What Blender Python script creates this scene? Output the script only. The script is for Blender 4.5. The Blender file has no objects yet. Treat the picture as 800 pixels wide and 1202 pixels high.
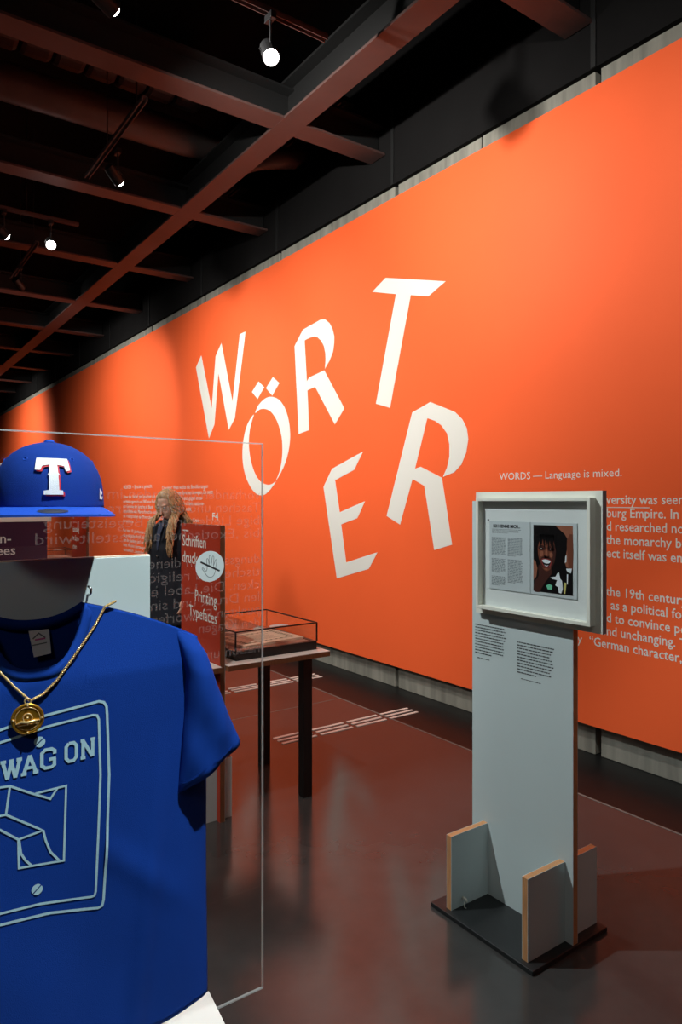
import bpy, bmesh, math, random
from mathutils import Vector, Matrix
from math import sin, cos, pi, radians
random.seed(7)
scene = bpy.context.scene
C = scene.collection

# ---------------------------------------------------------------- camera, world, exposure
H = 1.6
cam_d = bpy.data.cameras.new('camera'); cam = bpy.data.objects.new('camera', cam_d); C.objects.link(cam)
cam.location = (0, 0, H)
YAW = math.atan2(.579, .815)
cam.rotation_euler = (pi/2, 0, -YAW)
cam_d.sensor_fit = 'VERTICAL'; cam_d.sensor_height = 36; cam_d.sensor_width = 24
cam_d.lens = 815/1202*36
cam_d.shift_y = -13/1202
cam_d.clip_start = .02; cam_d.clip_end = 100
scene.camera = cam
w = bpy.data.worlds.new('world'); scene.world = w; w.use_nodes = True
w.node_tree.nodes['Background'].inputs[0].default_value = (.5, .55, .6, 1)
w.node_tree.nodes['Background'].inputs[1].default_value = .02
scene.view_settings.view_transform = 'Standard'
scene.view_settings.look = 'None'
scene.view_settings.gamma = 1
scene.view_settings.use_curve_mapping = False
scene.view_settings.exposure = 0.0

# spotlights of the exhibition: (x, y, z, target, watts, cone degrees, blend, lamp colour)
SPOTS = [
    # wall washers
    (1.25, -0.6, 4.2, (3.77, 0.6, 2.4), 110, 95, 1.0),
    (1.25, 1.9, 4.2, (3.77, 2.7, 2.8), 235, 105, 1.0),
    (1.12, 3.67, 4.2, (3.77, 4.6, 3.4), 430, 110, 1.0),
    (1.78, 5.62, 4.2, (3.77, 6.6, 2.6), 110, 110, 1.0),
    (1.68, 7.44, 4.2, (1.0, 2.2, .6), 70, 50, .9),
    (1.245, 7.42, 4.2, (3.77, 8.2, 2.6), 280, 100, 1.0),
    (1.71, 9.1, 4.2, (3.77, 11.0, 2.6), 130, 80, .6),
    # towards the visitor
    (2.01, 3.54, 4.2, (1.3, .9, .6), 60, 60, .8),
    # display lights
    (0.85, 0.05, 4.2, (.38, 1.2, 1.15), 560, 34, .5),
    (-0.25, 3.2, 4.2, (2.1, 1.8, 1.0), 470, 40, .6),
    (0.3, 2.2, 4.2, (1.9, 3.5, .7), 190, 50, .7),
    # added unseen fill outside the picture, then the far wall washers
    (-2.0, -1.4, 4.2, (.9, 2.2, .6), 50, 80, 1.0),
    (-2.4, 3.0, 4.2, (1.6, 5.4, 1.0), 430, 66, .8),  # added unseen fill for the woman and red signboards
    (.6, 6.55, 4.2, (3.77, 6.9, 1.4), 260, 105, 1.0),  # added washer out of view, also brightens the far red signboard
    (.9, 10.8, 4.2, (3.77, 11.8, 2.4), 480, 110, 1.0),
    (.9, 18.0, 4.2, (3.77, 19.0, 2.4), 700, 105, 1.0),
]

# ---------------------------------------------------------------- materials
def lin(c):
    return tuple(((x/255)/12.92 if x/255 <= .04045 else ((x/255+.055)/1.055)**2.4) for x in c) + (1,)
MATS = {}
def mat(name, rgb, rough=.6, metal=0, spec=.5, var=0, vscale=20, bump=0, bscale=200, emit=None, stretch=None, coat=0):
    m = bpy.data.materials.new(name); m.use_nodes = True
    nt = m.node_tree; b = nt.nodes['Principled BSDF']
    col = lin(rgb)
    b.inputs['Base Color'].default_value = col
    b.inputs['Roughness'].default_value = rough
    b.inputs['Metallic'].default_value = metal
    b.inputs['Specular IOR Level'].default_value = spec
    b.inputs['Coat Weight'].default_value = coat
    tc = nt.nodes.new('ShaderNodeTexCoord'); src = tc.outputs['Object']
    if stretch:
        mp = nt.nodes.new('ShaderNodeMapping'); mp.inputs['Scale'].default_value = stretch
        nt.links.new(src, mp.inputs[0]); src = mp.outputs[0]
    if var:
        n = nt.nodes.new('ShaderNodeTexNoise'); n.inputs['Scale'].default_value = vscale; n.inputs['Detail'].default_value = 6
        nt.links.new(src, n.inputs['Vector'])
        r = nt.nodes.new('ShaderNodeValToRGB')
        r.color_ramp.elements[0].position = .3; r.color_ramp.elements[1].position = .7
        r.color_ramp.elements[0].color = tuple(c*(1-var) for c in col[:3])+(1,)
        r.color_ramp.elements[1].color = tuple(min(1, c*(1+var)) for c in col[:3])+(1,)
        nt.links.new(n.outputs['Fac'], r.inputs[0]); nt.links.new(r.outputs[0], b.inputs['Base Color'])
    if bump:
        n2 = nt.nodes.new('ShaderNodeTexNoise'); n2.inputs['Scale'].default_value = bscale; n2.inputs['Detail'].default_value = 4
        nt.links.new(src, n2.inputs['Vector'])
        bp = nt.nodes.new('ShaderNodeBump'); bp.inputs['Strength'].default_value = bump; bp.inputs['Distance'].default_value = .002
        nt.links.new(n2.outputs['Fac'], bp.inputs['Height']); nt.links.new(bp.outputs[0], b.inputs['Normal'])
    if emit:
        b.inputs['Emission Color'].default_value = (1, .98, .95, 1); b.inputs['Emission Strength'].default_value = emit
    MATS[name] = m
    return m
def glassy(name, alpha_tint=(1, 1, 1, 1), ior=1.5):
    m = bpy.data.materials.new(name); m.use_nodes = True; nt = m.node_tree; nt.nodes.clear()
    o = nt.nodes.new('ShaderNodeOutputMaterial'); mix = nt.nodes.new('ShaderNodeMixShader')
    t = nt.nodes.new('ShaderNodeBsdfTransparent'); g = nt.nodes.new('ShaderNodeBsdfGlossy'); f = nt.nodes.new('ShaderNodeFresnel')
    t.inputs[0].default_value = alpha_tint; g.inputs['Roughness'].default_value = .02; f.inputs[0].default_value = ior
    ge = nt.nodes.new('ShaderNodeNewGeometry'); mu = nt.nodes.new('ShaderNodeMath'); mu.operation = 'MULTIPLY'; iv = nt.nodes.new('ShaderNodeMath'); iv.operation = 'SUBTRACT'; iv.inputs[0].default_value = 1
    nt.links.new(ge.outputs['Backfacing'], iv.inputs[1]); nt.links.new(iv.outputs[0], mu.inputs[1]); nt.links.new(f.outputs[0], mu.inputs[0])
    nt.links.new(mu.outputs[0], mix.inputs[0]); nt.links.new(t.outputs[0], mix.inputs[1]); nt.links.new(g.outputs[0], mix.inputs[2])
    nt.links.new(mix.outputs[0], o.inputs[0]); MATS[name] = m
    return m
def film(name, rgb, alpha):
    m = bpy.data.materials.new(name); m.use_nodes = True; nt = m.node_tree; nt.nodes.clear()
    o = nt.nodes.new('ShaderNodeOutputMaterial'); mix = nt.nodes.new('ShaderNodeMixShader')
    t = nt.nodes.new('ShaderNodeBsdfTransparent'); d = nt.nodes.new('ShaderNodeBsdfDiffuse'); d.inputs[0].default_value = lin(rgb)
    tl = nt.nodes.new('ShaderNodeBsdfTranslucent'); tl.inputs[0].default_value = lin(rgb); ad = nt.nodes.new('ShaderNodeMixShader'); ad.inputs[0].default_value = .5
    nt.links.new(d.outputs[0], ad.inputs[1]); nt.links.new(tl.outputs[0], ad.inputs[2])
    mix.inputs[0].default_value = alpha
    nt.links.new(t.outputs[0], mix.inputs[1]); nt.links.new(ad.outputs[0], mix.inputs[2]); nt.links.new(mix.outputs[0], o.inputs[0]); MATS[name] = m
    return m

mat('orange', (243, 98, 48), rough=.62, spec=.3, var=.03, vscale=1.2)
mat('print_white', (222, 220, 212), rough=.7)
mat('concrete', (128, 126, 116), rough=.85, var=.28, vscale=5, stretch=(3, 3, .35), bump=.5, bscale=60)
mat('floor', (60, 59, 58), rough=.17, spec=.55, var=.10, vscale=9, bump=.012, bscale=25)
mat('gutter', (11, 11, 12), rough=.45, var=.2, vscale=8)
mat('joint', (120, 112, 105), rough=.6)
mat('strip_white', (225, 215, 205), rough=.5)
mat('black', (9, 9, 9), rough=.7)
mat('dark_room', (14, 14, 14), rough=.95, spec=.1)
mat('fascia', (22, 21, 21), rough=.9, spec=.1, var=.1, vscale=3)
mat('beam', (78, 56, 52), rough=.6, var=.12, vscale=3)
mat('duct', (58, 48, 46), rough=.5, var=.2, vscale=4)
mat('black_steel', (16, 16, 17), rough=.45)
mat('base_black', (28, 30, 31), rough=.5, var=.15, vscale=30, bump=.1)
mat('stand_white', (196, 208, 208), rough=.55, var=.015, vscale=4)
mat('wood_edge', (196, 140, 92), rough=.6, var=.22, vscale=14, stretch=(18, 18, 1))
mat('wood_brown', (122, 78, 48), rough=.6, var=.22, vscale=14, stretch=(18, 18, 1))
mat('frame_white', (226, 226, 214), rough=.5)
mat('frame_grey', (120, 122, 128), rough=.5)
mat('mat_board', (216, 222, 220), rough=.8)
mat('page', (190, 200, 202), rough=.6)
mat('ink', (35, 38, 40), rough=.7)
mat('ink_grey', (98, 106, 108), rough=.7)
mat('red_board', (176, 52, 26), rough=.45, var=.04, vscale=3)
mat('plum', (62, 26, 52), rough=.5, var=.04, vscale=3)
mat('white_top', (214, 208, 200), rough=.4)
mat('plinth_white', (240, 238, 232), rough=.5, var=.01)
mat('board_blue_white', (205, 222, 222), rough=.5, var=.02, vscale=8)
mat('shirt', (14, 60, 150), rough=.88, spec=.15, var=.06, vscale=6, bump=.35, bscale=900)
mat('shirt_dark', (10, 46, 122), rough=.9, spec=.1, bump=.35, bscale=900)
mat('shirt_print', (172, 212, 226), rough=.8, var=.06, vscale=200)
mat('tag_white', (220, 222, 220), rough=.8, var=.04, vscale=80)
mat('pink', (200, 90, 150), rough=.8)
mat('cap_blue', (14, 54, 140), rough=.85, spec=.2, bump=.4, bscale=1200, var=.05, vscale=20)
mat('cap_brim', (20, 76, 186), rough=.7, spec=.3, bump=.3, bscale=1200)
mat('thread_white', (235, 240, 242), rough=.6, bump=.4, bscale=900)
mat('thread_red', (200, 30, 56), rough=.6)
mat('sticker_dark', (50, 54, 62), rough=.35)
mat('gold', (214, 160, 52), rough=.28, metal=.8, var=.1, vscale=60)
mat('gold_link', (245, 205, 140), rough=.25, metal=.5, var=.25, vscale=200)
mat('steel', (170, 172, 175), rough=.25, metal=1)
mat('pane_edge', (235, 245, 242), rough=.3)
mat('hood_edge', (26, 24, 24), rough=.3)
mat('paper', (240, 214, 186), rough=.7, var=.06, vscale=25)
mat('paper_ink', (104, 84, 40), rough=.8)
mat('case_felt', (172, 128, 108), rough=.9)
mat('photo_dark', (14, 11, 12), rough=.35)
mat('skin_dark', (112, 62, 44), rough=.4)
mat('skin_mid', (146, 90, 68), rough=.4)
mat('skin_deep', (66, 34, 28), rough=.4)
mat('lip', (150, 60, 60), rough=.4)
mat('photo_white', (220, 228, 232), rough=.4)
mat('photo_green', (110, 200, 160), rough=.4)
mat('photo_yellow', (200, 190, 110), rough=.4)
mat('skin', (226, 178, 152), rough=.55)
mat('hair', (196, 156, 112), rough=.5, var=.35, vscale=60)
mat('coat', (24, 27, 38), rough=.85, var=.15, vscale=30)
mat('shirt_under', (52, 60, 84), rough=.8, var=.4, vscale=80)
mat('trousers', (20, 20, 24), rough=.9)
mat('shoe', (14, 13, 13), rough=.4)
mat('eye_white', (230, 225, 220), rough=.3)
mat('iris', (50, 60, 60), rough=.3)
mat('lens', (255, 255, 255), emit=40)
mat('ghost_grey', (150, 160, 165), rough=.5)
glassy('glass'); glassy('hood_glass', (.97, .98, .98, 1))
film('edge_film', (215, 225, 225), .5)
film('film', (205, 190, 185), .2)

# ---------------------------------------------------------------- helpers
class MB:
    def __init__(s): s.v = []; s.f = []; s.m = []; s.mats = []; s.cur = 0
    def use(s, name):
        if name not in s.mats: s.mats.append(name)
        s.cur = s.mats.index(name); return s
    def add(s, vs, fs):
        o = len(s.v); s.v += [Vector(p) for p in vs]
        for f in fs: s.f.append([i+o for i in f]); s.m.append(s.cur)
        return s
    def box(s, x0, x1, y0, y1, z0, z1, rot=0, piv=None):
        vs = [(x0,y0,z0),(x1,y0,z0),(x1,y1,z0),(x0,y1,z0),(x0,y0,z1),(x1,y0,z1),(x1,y1,z1),(x0,y1,z1)]
        if rot:
            px, py = piv; vs = [(px+(x-px)*cos(rot)-(y-py)*sin(rot), py+(x-px)*sin(rot)+(y-py)*cos(rot), z) for x, y, z in vs]
        return s.add(vs, [(0,3,2,1),(4,5,6,7),(0,1,5,4),(1,2,6,5),(2,3,7,6),(3,0,4,7)])
    def tube(s, pts, r, n=8, closed=False):
        pts = [Vector(p) for p in pts]; N = len(pts); rs = r if isinstance(r, (list, tuple)) else [r]*N
        up = None; vs = []
        for i, p in enumerate(pts):
            if closed: d = pts[(i+1) % N]-pts[i-1]
            else: d = pts[min(i+1, N-1)]-pts[max(i-1, 0)]
            d = d.normalized() if d.length > 1e-9 else Vector((0, 0, 1))
            if up is None: up = d.orthogonal().normalized()
            up = (up-d*up.dot(d)); up = up.normalized() if up.length > 1e-6 else d.orthogonal().normalized()
            sd = d.cross(up)
            for k in range(n):
                a = 2*pi*k/n; vs.append(p+(up*cos(a)+sd*sin(a))*rs[i])
        fs = []
        for i in range(N if closed else N-1):
            j = (i+1) % N
            for k in range(n): fs.append((i*n+k, i*n+(k+1) % n, j*n+(k+1) % n, j*n+k))
        if not closed: fs += [tuple(range(n))[::-1], tuple((N-1)*n+k for k in range(n))]
        return s.add(vs, fs)
    def rings(s, rings, cap=True):
        n = len(rings[0]); vs = [p for r in rings for p in r]; fs = []
        for i in range(len(rings)-1):
            for k in range(n): fs.append((i*n+k, i*n+(k+1) % n, (i+1)*n+(k+1) % n, (i+1)*n+k))
        if cap: fs += [tuple(range(n))[::-1], tuple((len(rings)-1)*n+k for k in range(n))]
        return s.add(vs, fs)
    def lathe(s, prof, M=None, n=24):
        rs = []
        for r, z in prof: rs.append([(M or Matrix()) @ Vector((r*cos(2*pi*k/n), r*sin(2*pi*k/n), z)) for k in range(n)])
        return s.rings(rs)
    def sphere(s, c, rad, n=14, m=10):
        c = Vector(c); rad = rad if isinstance(rad, (list, tuple)) else (rad,)*3
        rs = []
        for i in range(1, m):
            a = -pi/2+pi*i/m
            rs.append([c+Vector((rad[0]*cos(a)*cos(2*pi*k/n), rad[1]*cos(a)*sin(2*pi*k/n), rad[2]*sin(a))) for k in range(n)])
        return s.rings(rs)
    def build(s, name, m=None, parent=None, smooth=False, bevel=0):
        me = bpy.data.meshes.new(name)
        off = Vector((0, 0, 0)); q = parent
        while q is not None: off += q.location; q = q.parent
        me.from_pydata([tuple(v-off) for v in s.v], [], s.f)
        if m: me.materials.append(MATS[m])
        else:
            for k in s.mats: me.materials.append(MATS[k])
            for p, i in zip(me.polygons, s.m): p.material_index = i
        bm = bmesh.new(); bm.from_mesh(me)
        if not getattr(s, 'flat', False): bmesh.ops.recalc_face_normals(bm, faces=bm.faces)
        bm.to_mesh(me); bm.free()
        if smooth:
            for p in me.polygons: p.use_smooth = True
        o = bpy.data.objects.new(name, me); C.objects.link(o); o.parent = parent
        if bevel:
            b = o.modifiers.new('bevel', 'BEVEL'); b.width = bevel; b.segments = 2; b.limit_method = 'ANGLE'
        return o
def tag(o, label=None, cat=None, group=None, kind=None):
    if label: o['label'] = label
    if cat: o['category'] = cat
    if group: o['group'] = group
    if kind: o['kind'] = kind
    return o
def empty(name, loc=(0, 0, 0)):
    o = bpy.data.objects.new(name, None); C.objects.link(o); o.location = loc; o.empty_display_size = .1
    return o
def struct(o): o['kind'] = 'structure'; return o
def text(mb, body, size, fn, xs=1.0, align='LEFT', bold=0, width=None):
    """flat lettering: outlines from the built-in font mapped onto a surface by fn(x, y); returns the width"""
    cu = bpy.data.curves.new('t', 'FONT'); cu.body = body; cu.size = size; cu.align_x = 'LEFT'; cu.resolution_u = 2; cu.offset = bold
    ob = bpy.data.objects.new('t', cu); C.objects.link(ob)
    dg = bpy.context.evaluated_depsgraph_get(); me = bpy.data.meshes.new_from_object(ob.evaluated_get(dg))
    mx = max([v.co.x for v in me.vertices] or [0])
    if width: xs = width/max(mx, 1e-6)
    sh = -mx*xs if align == 'RIGHT' else (-mx*xs/2 if align == 'CENTER' else 0)
    mb.add([fn(v.co.x*xs+sh, v.co.y) for v in me.vertices], [tuple(p.vertices) for p in me.polygons])
    bpy.data.objects.remove(ob); bpy.data.curves.remove(cu); bpy.data.meshes.remove(me)
    return mx*xs
def stroke(mb, pts, wd, fn, closed=False, sub=1, smooth=False):
    """flat ribbon of width wd along 2D points"""
    P = [Vector(p) for p in pts]
    if closed: P = P+[P[0]]
    Q = []
    for a, b in zip(P, P[1:]):
        for k in range(sub): Q.append(a.lerp(b, k/sub))
    Q.append(P[-1])
    L_, R_ = [], []
    for i, p in enumerate(Q):
        if closed and i in (0, len(Q)-1): d1 = (Q[1]-Q[0]).normalized(); d0 = (Q[-1]-Q[-2]).normalized()
        else:
            d0 = (Q[i]-Q[i-1]).normalized() if i > 0 else (Q[1]-Q[0]).normalized()
            d1 = (Q[i+1]-Q[i]).normalized() if i < len(Q)-1 else d0
        d = (d0+d1); d = d.normalized() if d.length > 1e-6 else d1
        k = min(1.6, 1/max(.5, d.dot(d1)))
        nrm = Vector((-d.y, d.x))*wd/2*k
        L_.append(p+nrm); R_.append(p-nrm)
    vs = [fn(*q) for q in L_]+[fn(*q) for q in R_]; n = len(Q)
    mb.add(vs, [(i, i+1, n+i+1, n+i) for i in range(n-1)])
def poly(mb, pts, fn): mb.add([fn(*p) for p in pts], [tuple(range(len(pts)))])
def smooth_closed(pts, n=3):
    out = []; N = len(pts)
    for i in range(N):
        p0, p1, p2, p3 = [Vector(pts[(i+k-1) % N]) for k in range(4)]
        for j in range(n):
            t = j/n; out.append(tuple(.5*((2*p1)+(p2-p0)*t+(2*p0-5*p1+4*p2-p3)*t*t+(3*p1-p0-3*p2+p3)*t**3)))
    return out
def copy_tree(o, parent=None):
    c = o.copy(); C.objects.link(c); c.parent = parent
    for ch in list(o.children): copy_tree(ch, c)
    return c

# ---------------------------------------------------------------- setting
struct(MB().box(-6, 3.25, -4, 26, -.1, 0).build('floor', 'floor'))
struct(MB().box(3.262, 3.90, -4, 26, -.1, -.001).build('trim_1', 'gutter'))         # dark band along the wall
struct(MB().box(3.25, 3.262, -4, 26, -.1, .0015).build('trim_2', 'joint'))
jt = MB()
for y in (0.25, 4.59, 8.9, 13.2): jt.box(-6, 3.25, y, y+.006, 0, .0006)
struct(jt.build('trim_3', 'joint'))
struct(MB().box(-6, 3.90, -4, 26, 5.8, 5.9).build('ceiling', 'dark_room'))
struct(MB().box(-6.1, -6, -4, 26, -.1, 5.9).build('wall_left', 'dark_room'))
struct(MB().box(-6.1, 4.0, 26, 26.1, -.1, 5.9).build('wall_back', 'dark_room'))
struct(MB().box(-6.1, 4.0, -4.1, -4, -.1, 5.9).build('wall_front', 'dark_room'))
wr = struct(MB().box(3.90, 4.0, -4, 26, -.1, 5.9).build('wall_right', 'black'))
k = 0
y = -3.26
while y < 25.5:
    for (a, b) in ((y+.02, y+.97), (y+.985, y+1.94)):
        MB().box(3.84+random.uniform(0, .004), 3.90, a, b, 0, 4.38).build('concrete_panel', 'concrete', wr, bevel=.004)
    y += 1.96
struct(MB().box(3.80, 3.90, -4, 26, 4.305, 5.8).build('trim_4', 'fascia'))
sl = MB(); y = -3.26
while y < 25.5: sl.box(3.79, 3.80, y-.015, y+.02, 4.305, 5.0); y += 1.96
struct(sl.build('trim_5', 'black'))

# ceiling steelwork: each beam a thing of its own
def ibeam(axis, c0, a, b, zb, wd, ht, name):
    m = MB()
    h = wd/2
    for (u0, u1, z0, z1) in ((-h, h, zb, zb+.02), (-.008, .008, zb+.02, zb+ht-.02), (-h, h, zb+ht-.02, zb+ht)):
        m.use('beam' if z0 == zb else 'black')  # shade on web and top flange put in as black; bottom reads as lit
        if axis == 'y': m.box(c0+u0, c0+u1, a, b, z0, z1)
        else: m.box(a, b, c0+u0, c0+u1, z0, z1)
    return m.build(name)
tag(ibeam('y', 2.88, -3.9, 25.9, 4.59, .2, .3, 'ceiling_beam'), 'long dark red lit steel ceiling beam running parallel to the orange wall', 'beam')
names = ['crossing near the top edge of the picture', 'passing behind the bright star shaped spotlight, first full one across', 'second full one down from the top, above the curved duct',
         'third one down, level with the pair of bright spots', 'fourth one down, just beyond the hanging black fixture', 'fifth one down, above the far W end of the wall']
cy = [.67, 2.73, 4.78, 6.84, 8.86, 10.85, 12.85, 14.9, 16.9, 18.9, 20.9, 22.9]
for i, y in enumerate(cy):
    far = i > 6
    lb = ('steel cross beam of the dark ceiling, one of the far thin ones above the distant wall end' if far else 'steel cross beam of the dark ceiling, '+names[max(0, i-1)])
    if i == 0: lb = 'steel cross beam of the dark ceiling nearest the viewer, above the top edge'
    b1 = tag(ibeam('x', y, -5.9, 3.79, 4.592 if i != 0 else 4.592, .2, .26, 'cross_beam'), lb, 'beam', 'ceiling cross beams')
# ducts in the ceiling void
def duct_ribbed(y0, z0, x0, x1, r):
    e = MB(); n = int((x1-x0)/.26)
    for i in range(n+1):
        xx = x0+i*.26; Mx = Matrix.Translation((xx, y0, z0)) @ Matrix.Rotation(pi/2, 4, 'Y')
        e.lathe([(r*.93, 0), (r, .03), (r, .2), (r*.93, .23)], Mx, 18)
    return e
tag(duct_ribbed(6.05, 5.45, -1.2, 2.5, .22).build('ribbed_duct', 'duct', smooth=False), 'ribbed ventilation duct in the dark void between the first two cross beams', 'duct')
d = MB(); d.tube([(-2, 6.2, 5.02), (0, 6.2, 5.02), (2.6, 6.2, 5.02), (2.85, 6.2, 5.02), (2.98, 6.2, 5.02)], [.15, .15, .15, .13, .07], 20)
tag(d.build('air_duct', 'duct', smooth=True), 'smooth round air duct with a tapered end below the ribbed duct', 'duct')
d = MB(); d.tube([(3.15, 7.06, 4.98), (3.10, 6.75, 4.98), (3.16, 6.35, 4.98), (3.3, 6.1, 4.98), (3.45, 5.95, 4.98), (3.6, 5.9, 5.0), (3.7, 5.92, 5.1)], .1, 14)
tag(d.build('flexible_duct', 'duct', smooth=True), 'curved flexible duct hooked above the beam crossing beside the wall', 'duct')
for (x0, y0, y1, lb) in ((3.42, 5.1, 6.6, 'slotted air grille in the ceiling void beside the wall, beyond the first cross beam'), (3.42, 1.2, 2.45, 'slotted air grille in the ceiling void at the top right of the picture'), (3.42, 7.2, 8.6, 'slotted air grille in the ceiling void beside the wall, beyond the second cross beam')):
    g = MB().box(x0-.02, 3.80, y0, y1, 5.22, 5.26)
    rt = empty('air_grille', (x0, y0, 5.2)); tag(rt, lb, 'air grille', 'ceiling air grilles')
    g.build('plenum', 'black', rt)
    for i in range(6): MB().box(x0+i*.05, x0+i*.05+.018, y0, y1, 5.19, 5.22).build('slat', 'beam', rt)

# lighting tracks
def track(ax, c, a, b, lb, z=4.44):
    rt = empty('lighting_track', (c, a, z) if ax == 'y' else (a, c, z)); tag(rt, lb, 'track', 'lighting tracks')
    m = MB()
    for u0, u1, z0, z1 in ((-.02, .02, z+.025, z+.035), (-.02, -.014, z, z+.03), (.014, .02, z, z+.03)):
        if ax == 'y': m.box(c+u0, c+u1, a, b, z0, z1)
        else: m.box(a, b, c+u0, c+u1, z0, z1)
    m.build('rail', 'beam', rt)
    for t in (.12, .6):
        q = a+(b-a)*t; p = (c, q) if ax == 'y' else (q, c)
        MB().tube([(p[0], p[1], z+.03), (p[0], p[1], 5.8)], .005, 6).build('hanger_rod', 'black_steel', rt)
track('y', 1.72, 4.82, 6.28, 'short lighting rail slanting between the first two cross beams')
track('x', 3.55, 1.05, 2.41, 'lighting rail above the bright star shaped spotlight')
track('x', 7.43, .7, 1.95, 'lighting rail above the pair of bright spotlights at left')
track('y', 1.71, 8.2, 9.7, 'lighting rail carrying the dark spotlight at far left')
track('y', 1.25, -.9, 2.3, 'lighting rail overhead, above the top edge of the picture')
track('x', .05, .4, 1.15, 'lighting rail over the shirt display, above the picture')
track('y', -.25, 2.6, 3.8, 'lighting rail left of the picture, serving the framed page stand')
track('y', .3, 1.7, 2.7, 'lighting rail overhead left, serving the table')

FL = ['spotlight above the right end of the orange wall, outside the picture', 'spotlight above the picture between visitor and orange wall',
      'bright spotlight cut by the top edge at left, over the first cross beam', 'spotlight hanging under the slanting rail at upper left', 'brighter right-hand spotlight of the pair at left',
      'left-hand spotlight of the pair, at the left picture edge', 'dark unlit-looking spotlight housing hanging at far left below the pair', 'dazzling star shaped spotlight at top centre pointing at the visitor',
      'spotlight over the shirt display, above the picture', 'spotlight left of the picture aimed at the framed page', 'spotlight overhead left aimed at the glass hood table',
      'added unseen fill spotlight behind the visitor, outside the picture', 'added unseen fill spotlight in the left part of the hall, outside the picture', 'added unseen spotlight left of the picture washing the wall by the letter W',
      'spotlight left of the picture washing the distant wall texts', 'spotlight left of the picture washing the farthest end of the orange wall']
for (sp, lb) in zip(SPOTS, FL):
    x, y, z, tg, wt, cone, bl = sp
    rt = empty('track_spotlight', (x, y, z)); tag(rt, lb, 'spotlight', 'track spotlights')
    d = (Vector(tg)-Vector((x, y, z))).normalized()
    q = d.to_track_quat('-Z', 'Y').to_matrix().to_4x4(); M = Matrix.Translation((x, y, z)) @ q
    MB().box(x-.018, x+.018, y-.04, y+.04, z+.2, z+.24).build('adapter', 'black_steel', rt, bevel=.002)
    MB().tube([(x, y, z+.2 if SPOTS.index(sp) < 11 else 5.8), (x, y, z+.07)], .008, 8).build('stem', 'black_steel', rt)
    yk = MB(); yk.tube([M @ Vector((.05, 0, .03)), M @ Vector((.055, 0, .06)), Vector((x, y, z+.09)), M @ Vector((-.055, 0, .06)), M @ Vector((-.05, 0, .03))], .005, 6); yk.build('yoke', 'black_steel', rt)
    MB().lathe([(.03, .12), (.045, .115), (.05, .06), (.05, -.03), (.047, -.032), (.044, -.005), (.01, -.002)], M, 20).build('housing', 'black_steel', rt, smooth=False)
    MB().lathe([(.001, -.052), (.02, -.048), (.036, -.036), (.042, -.020), (.042, -.012)], M, 20).build('lens', 'lens', rt)
    ld = bpy.data.lights.new('lamp', 'SPOT'); ld.energy = wt; ld.spot_size = radians(cone); ld.spot_blend = bl; ld.shadow_soft_size = .03 if SPOTS.index(sp) < 11 else .35; ld.color = (.90, .99, 1) if SPOTS.index(sp) in (8, 9) else (1, .97, .92)
    lo = bpy.data.objects.new('lamp', ld); C.objects.link(lo); lo.matrix_world = M @ Matrix.Translation((0, 0, -.075))

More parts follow.
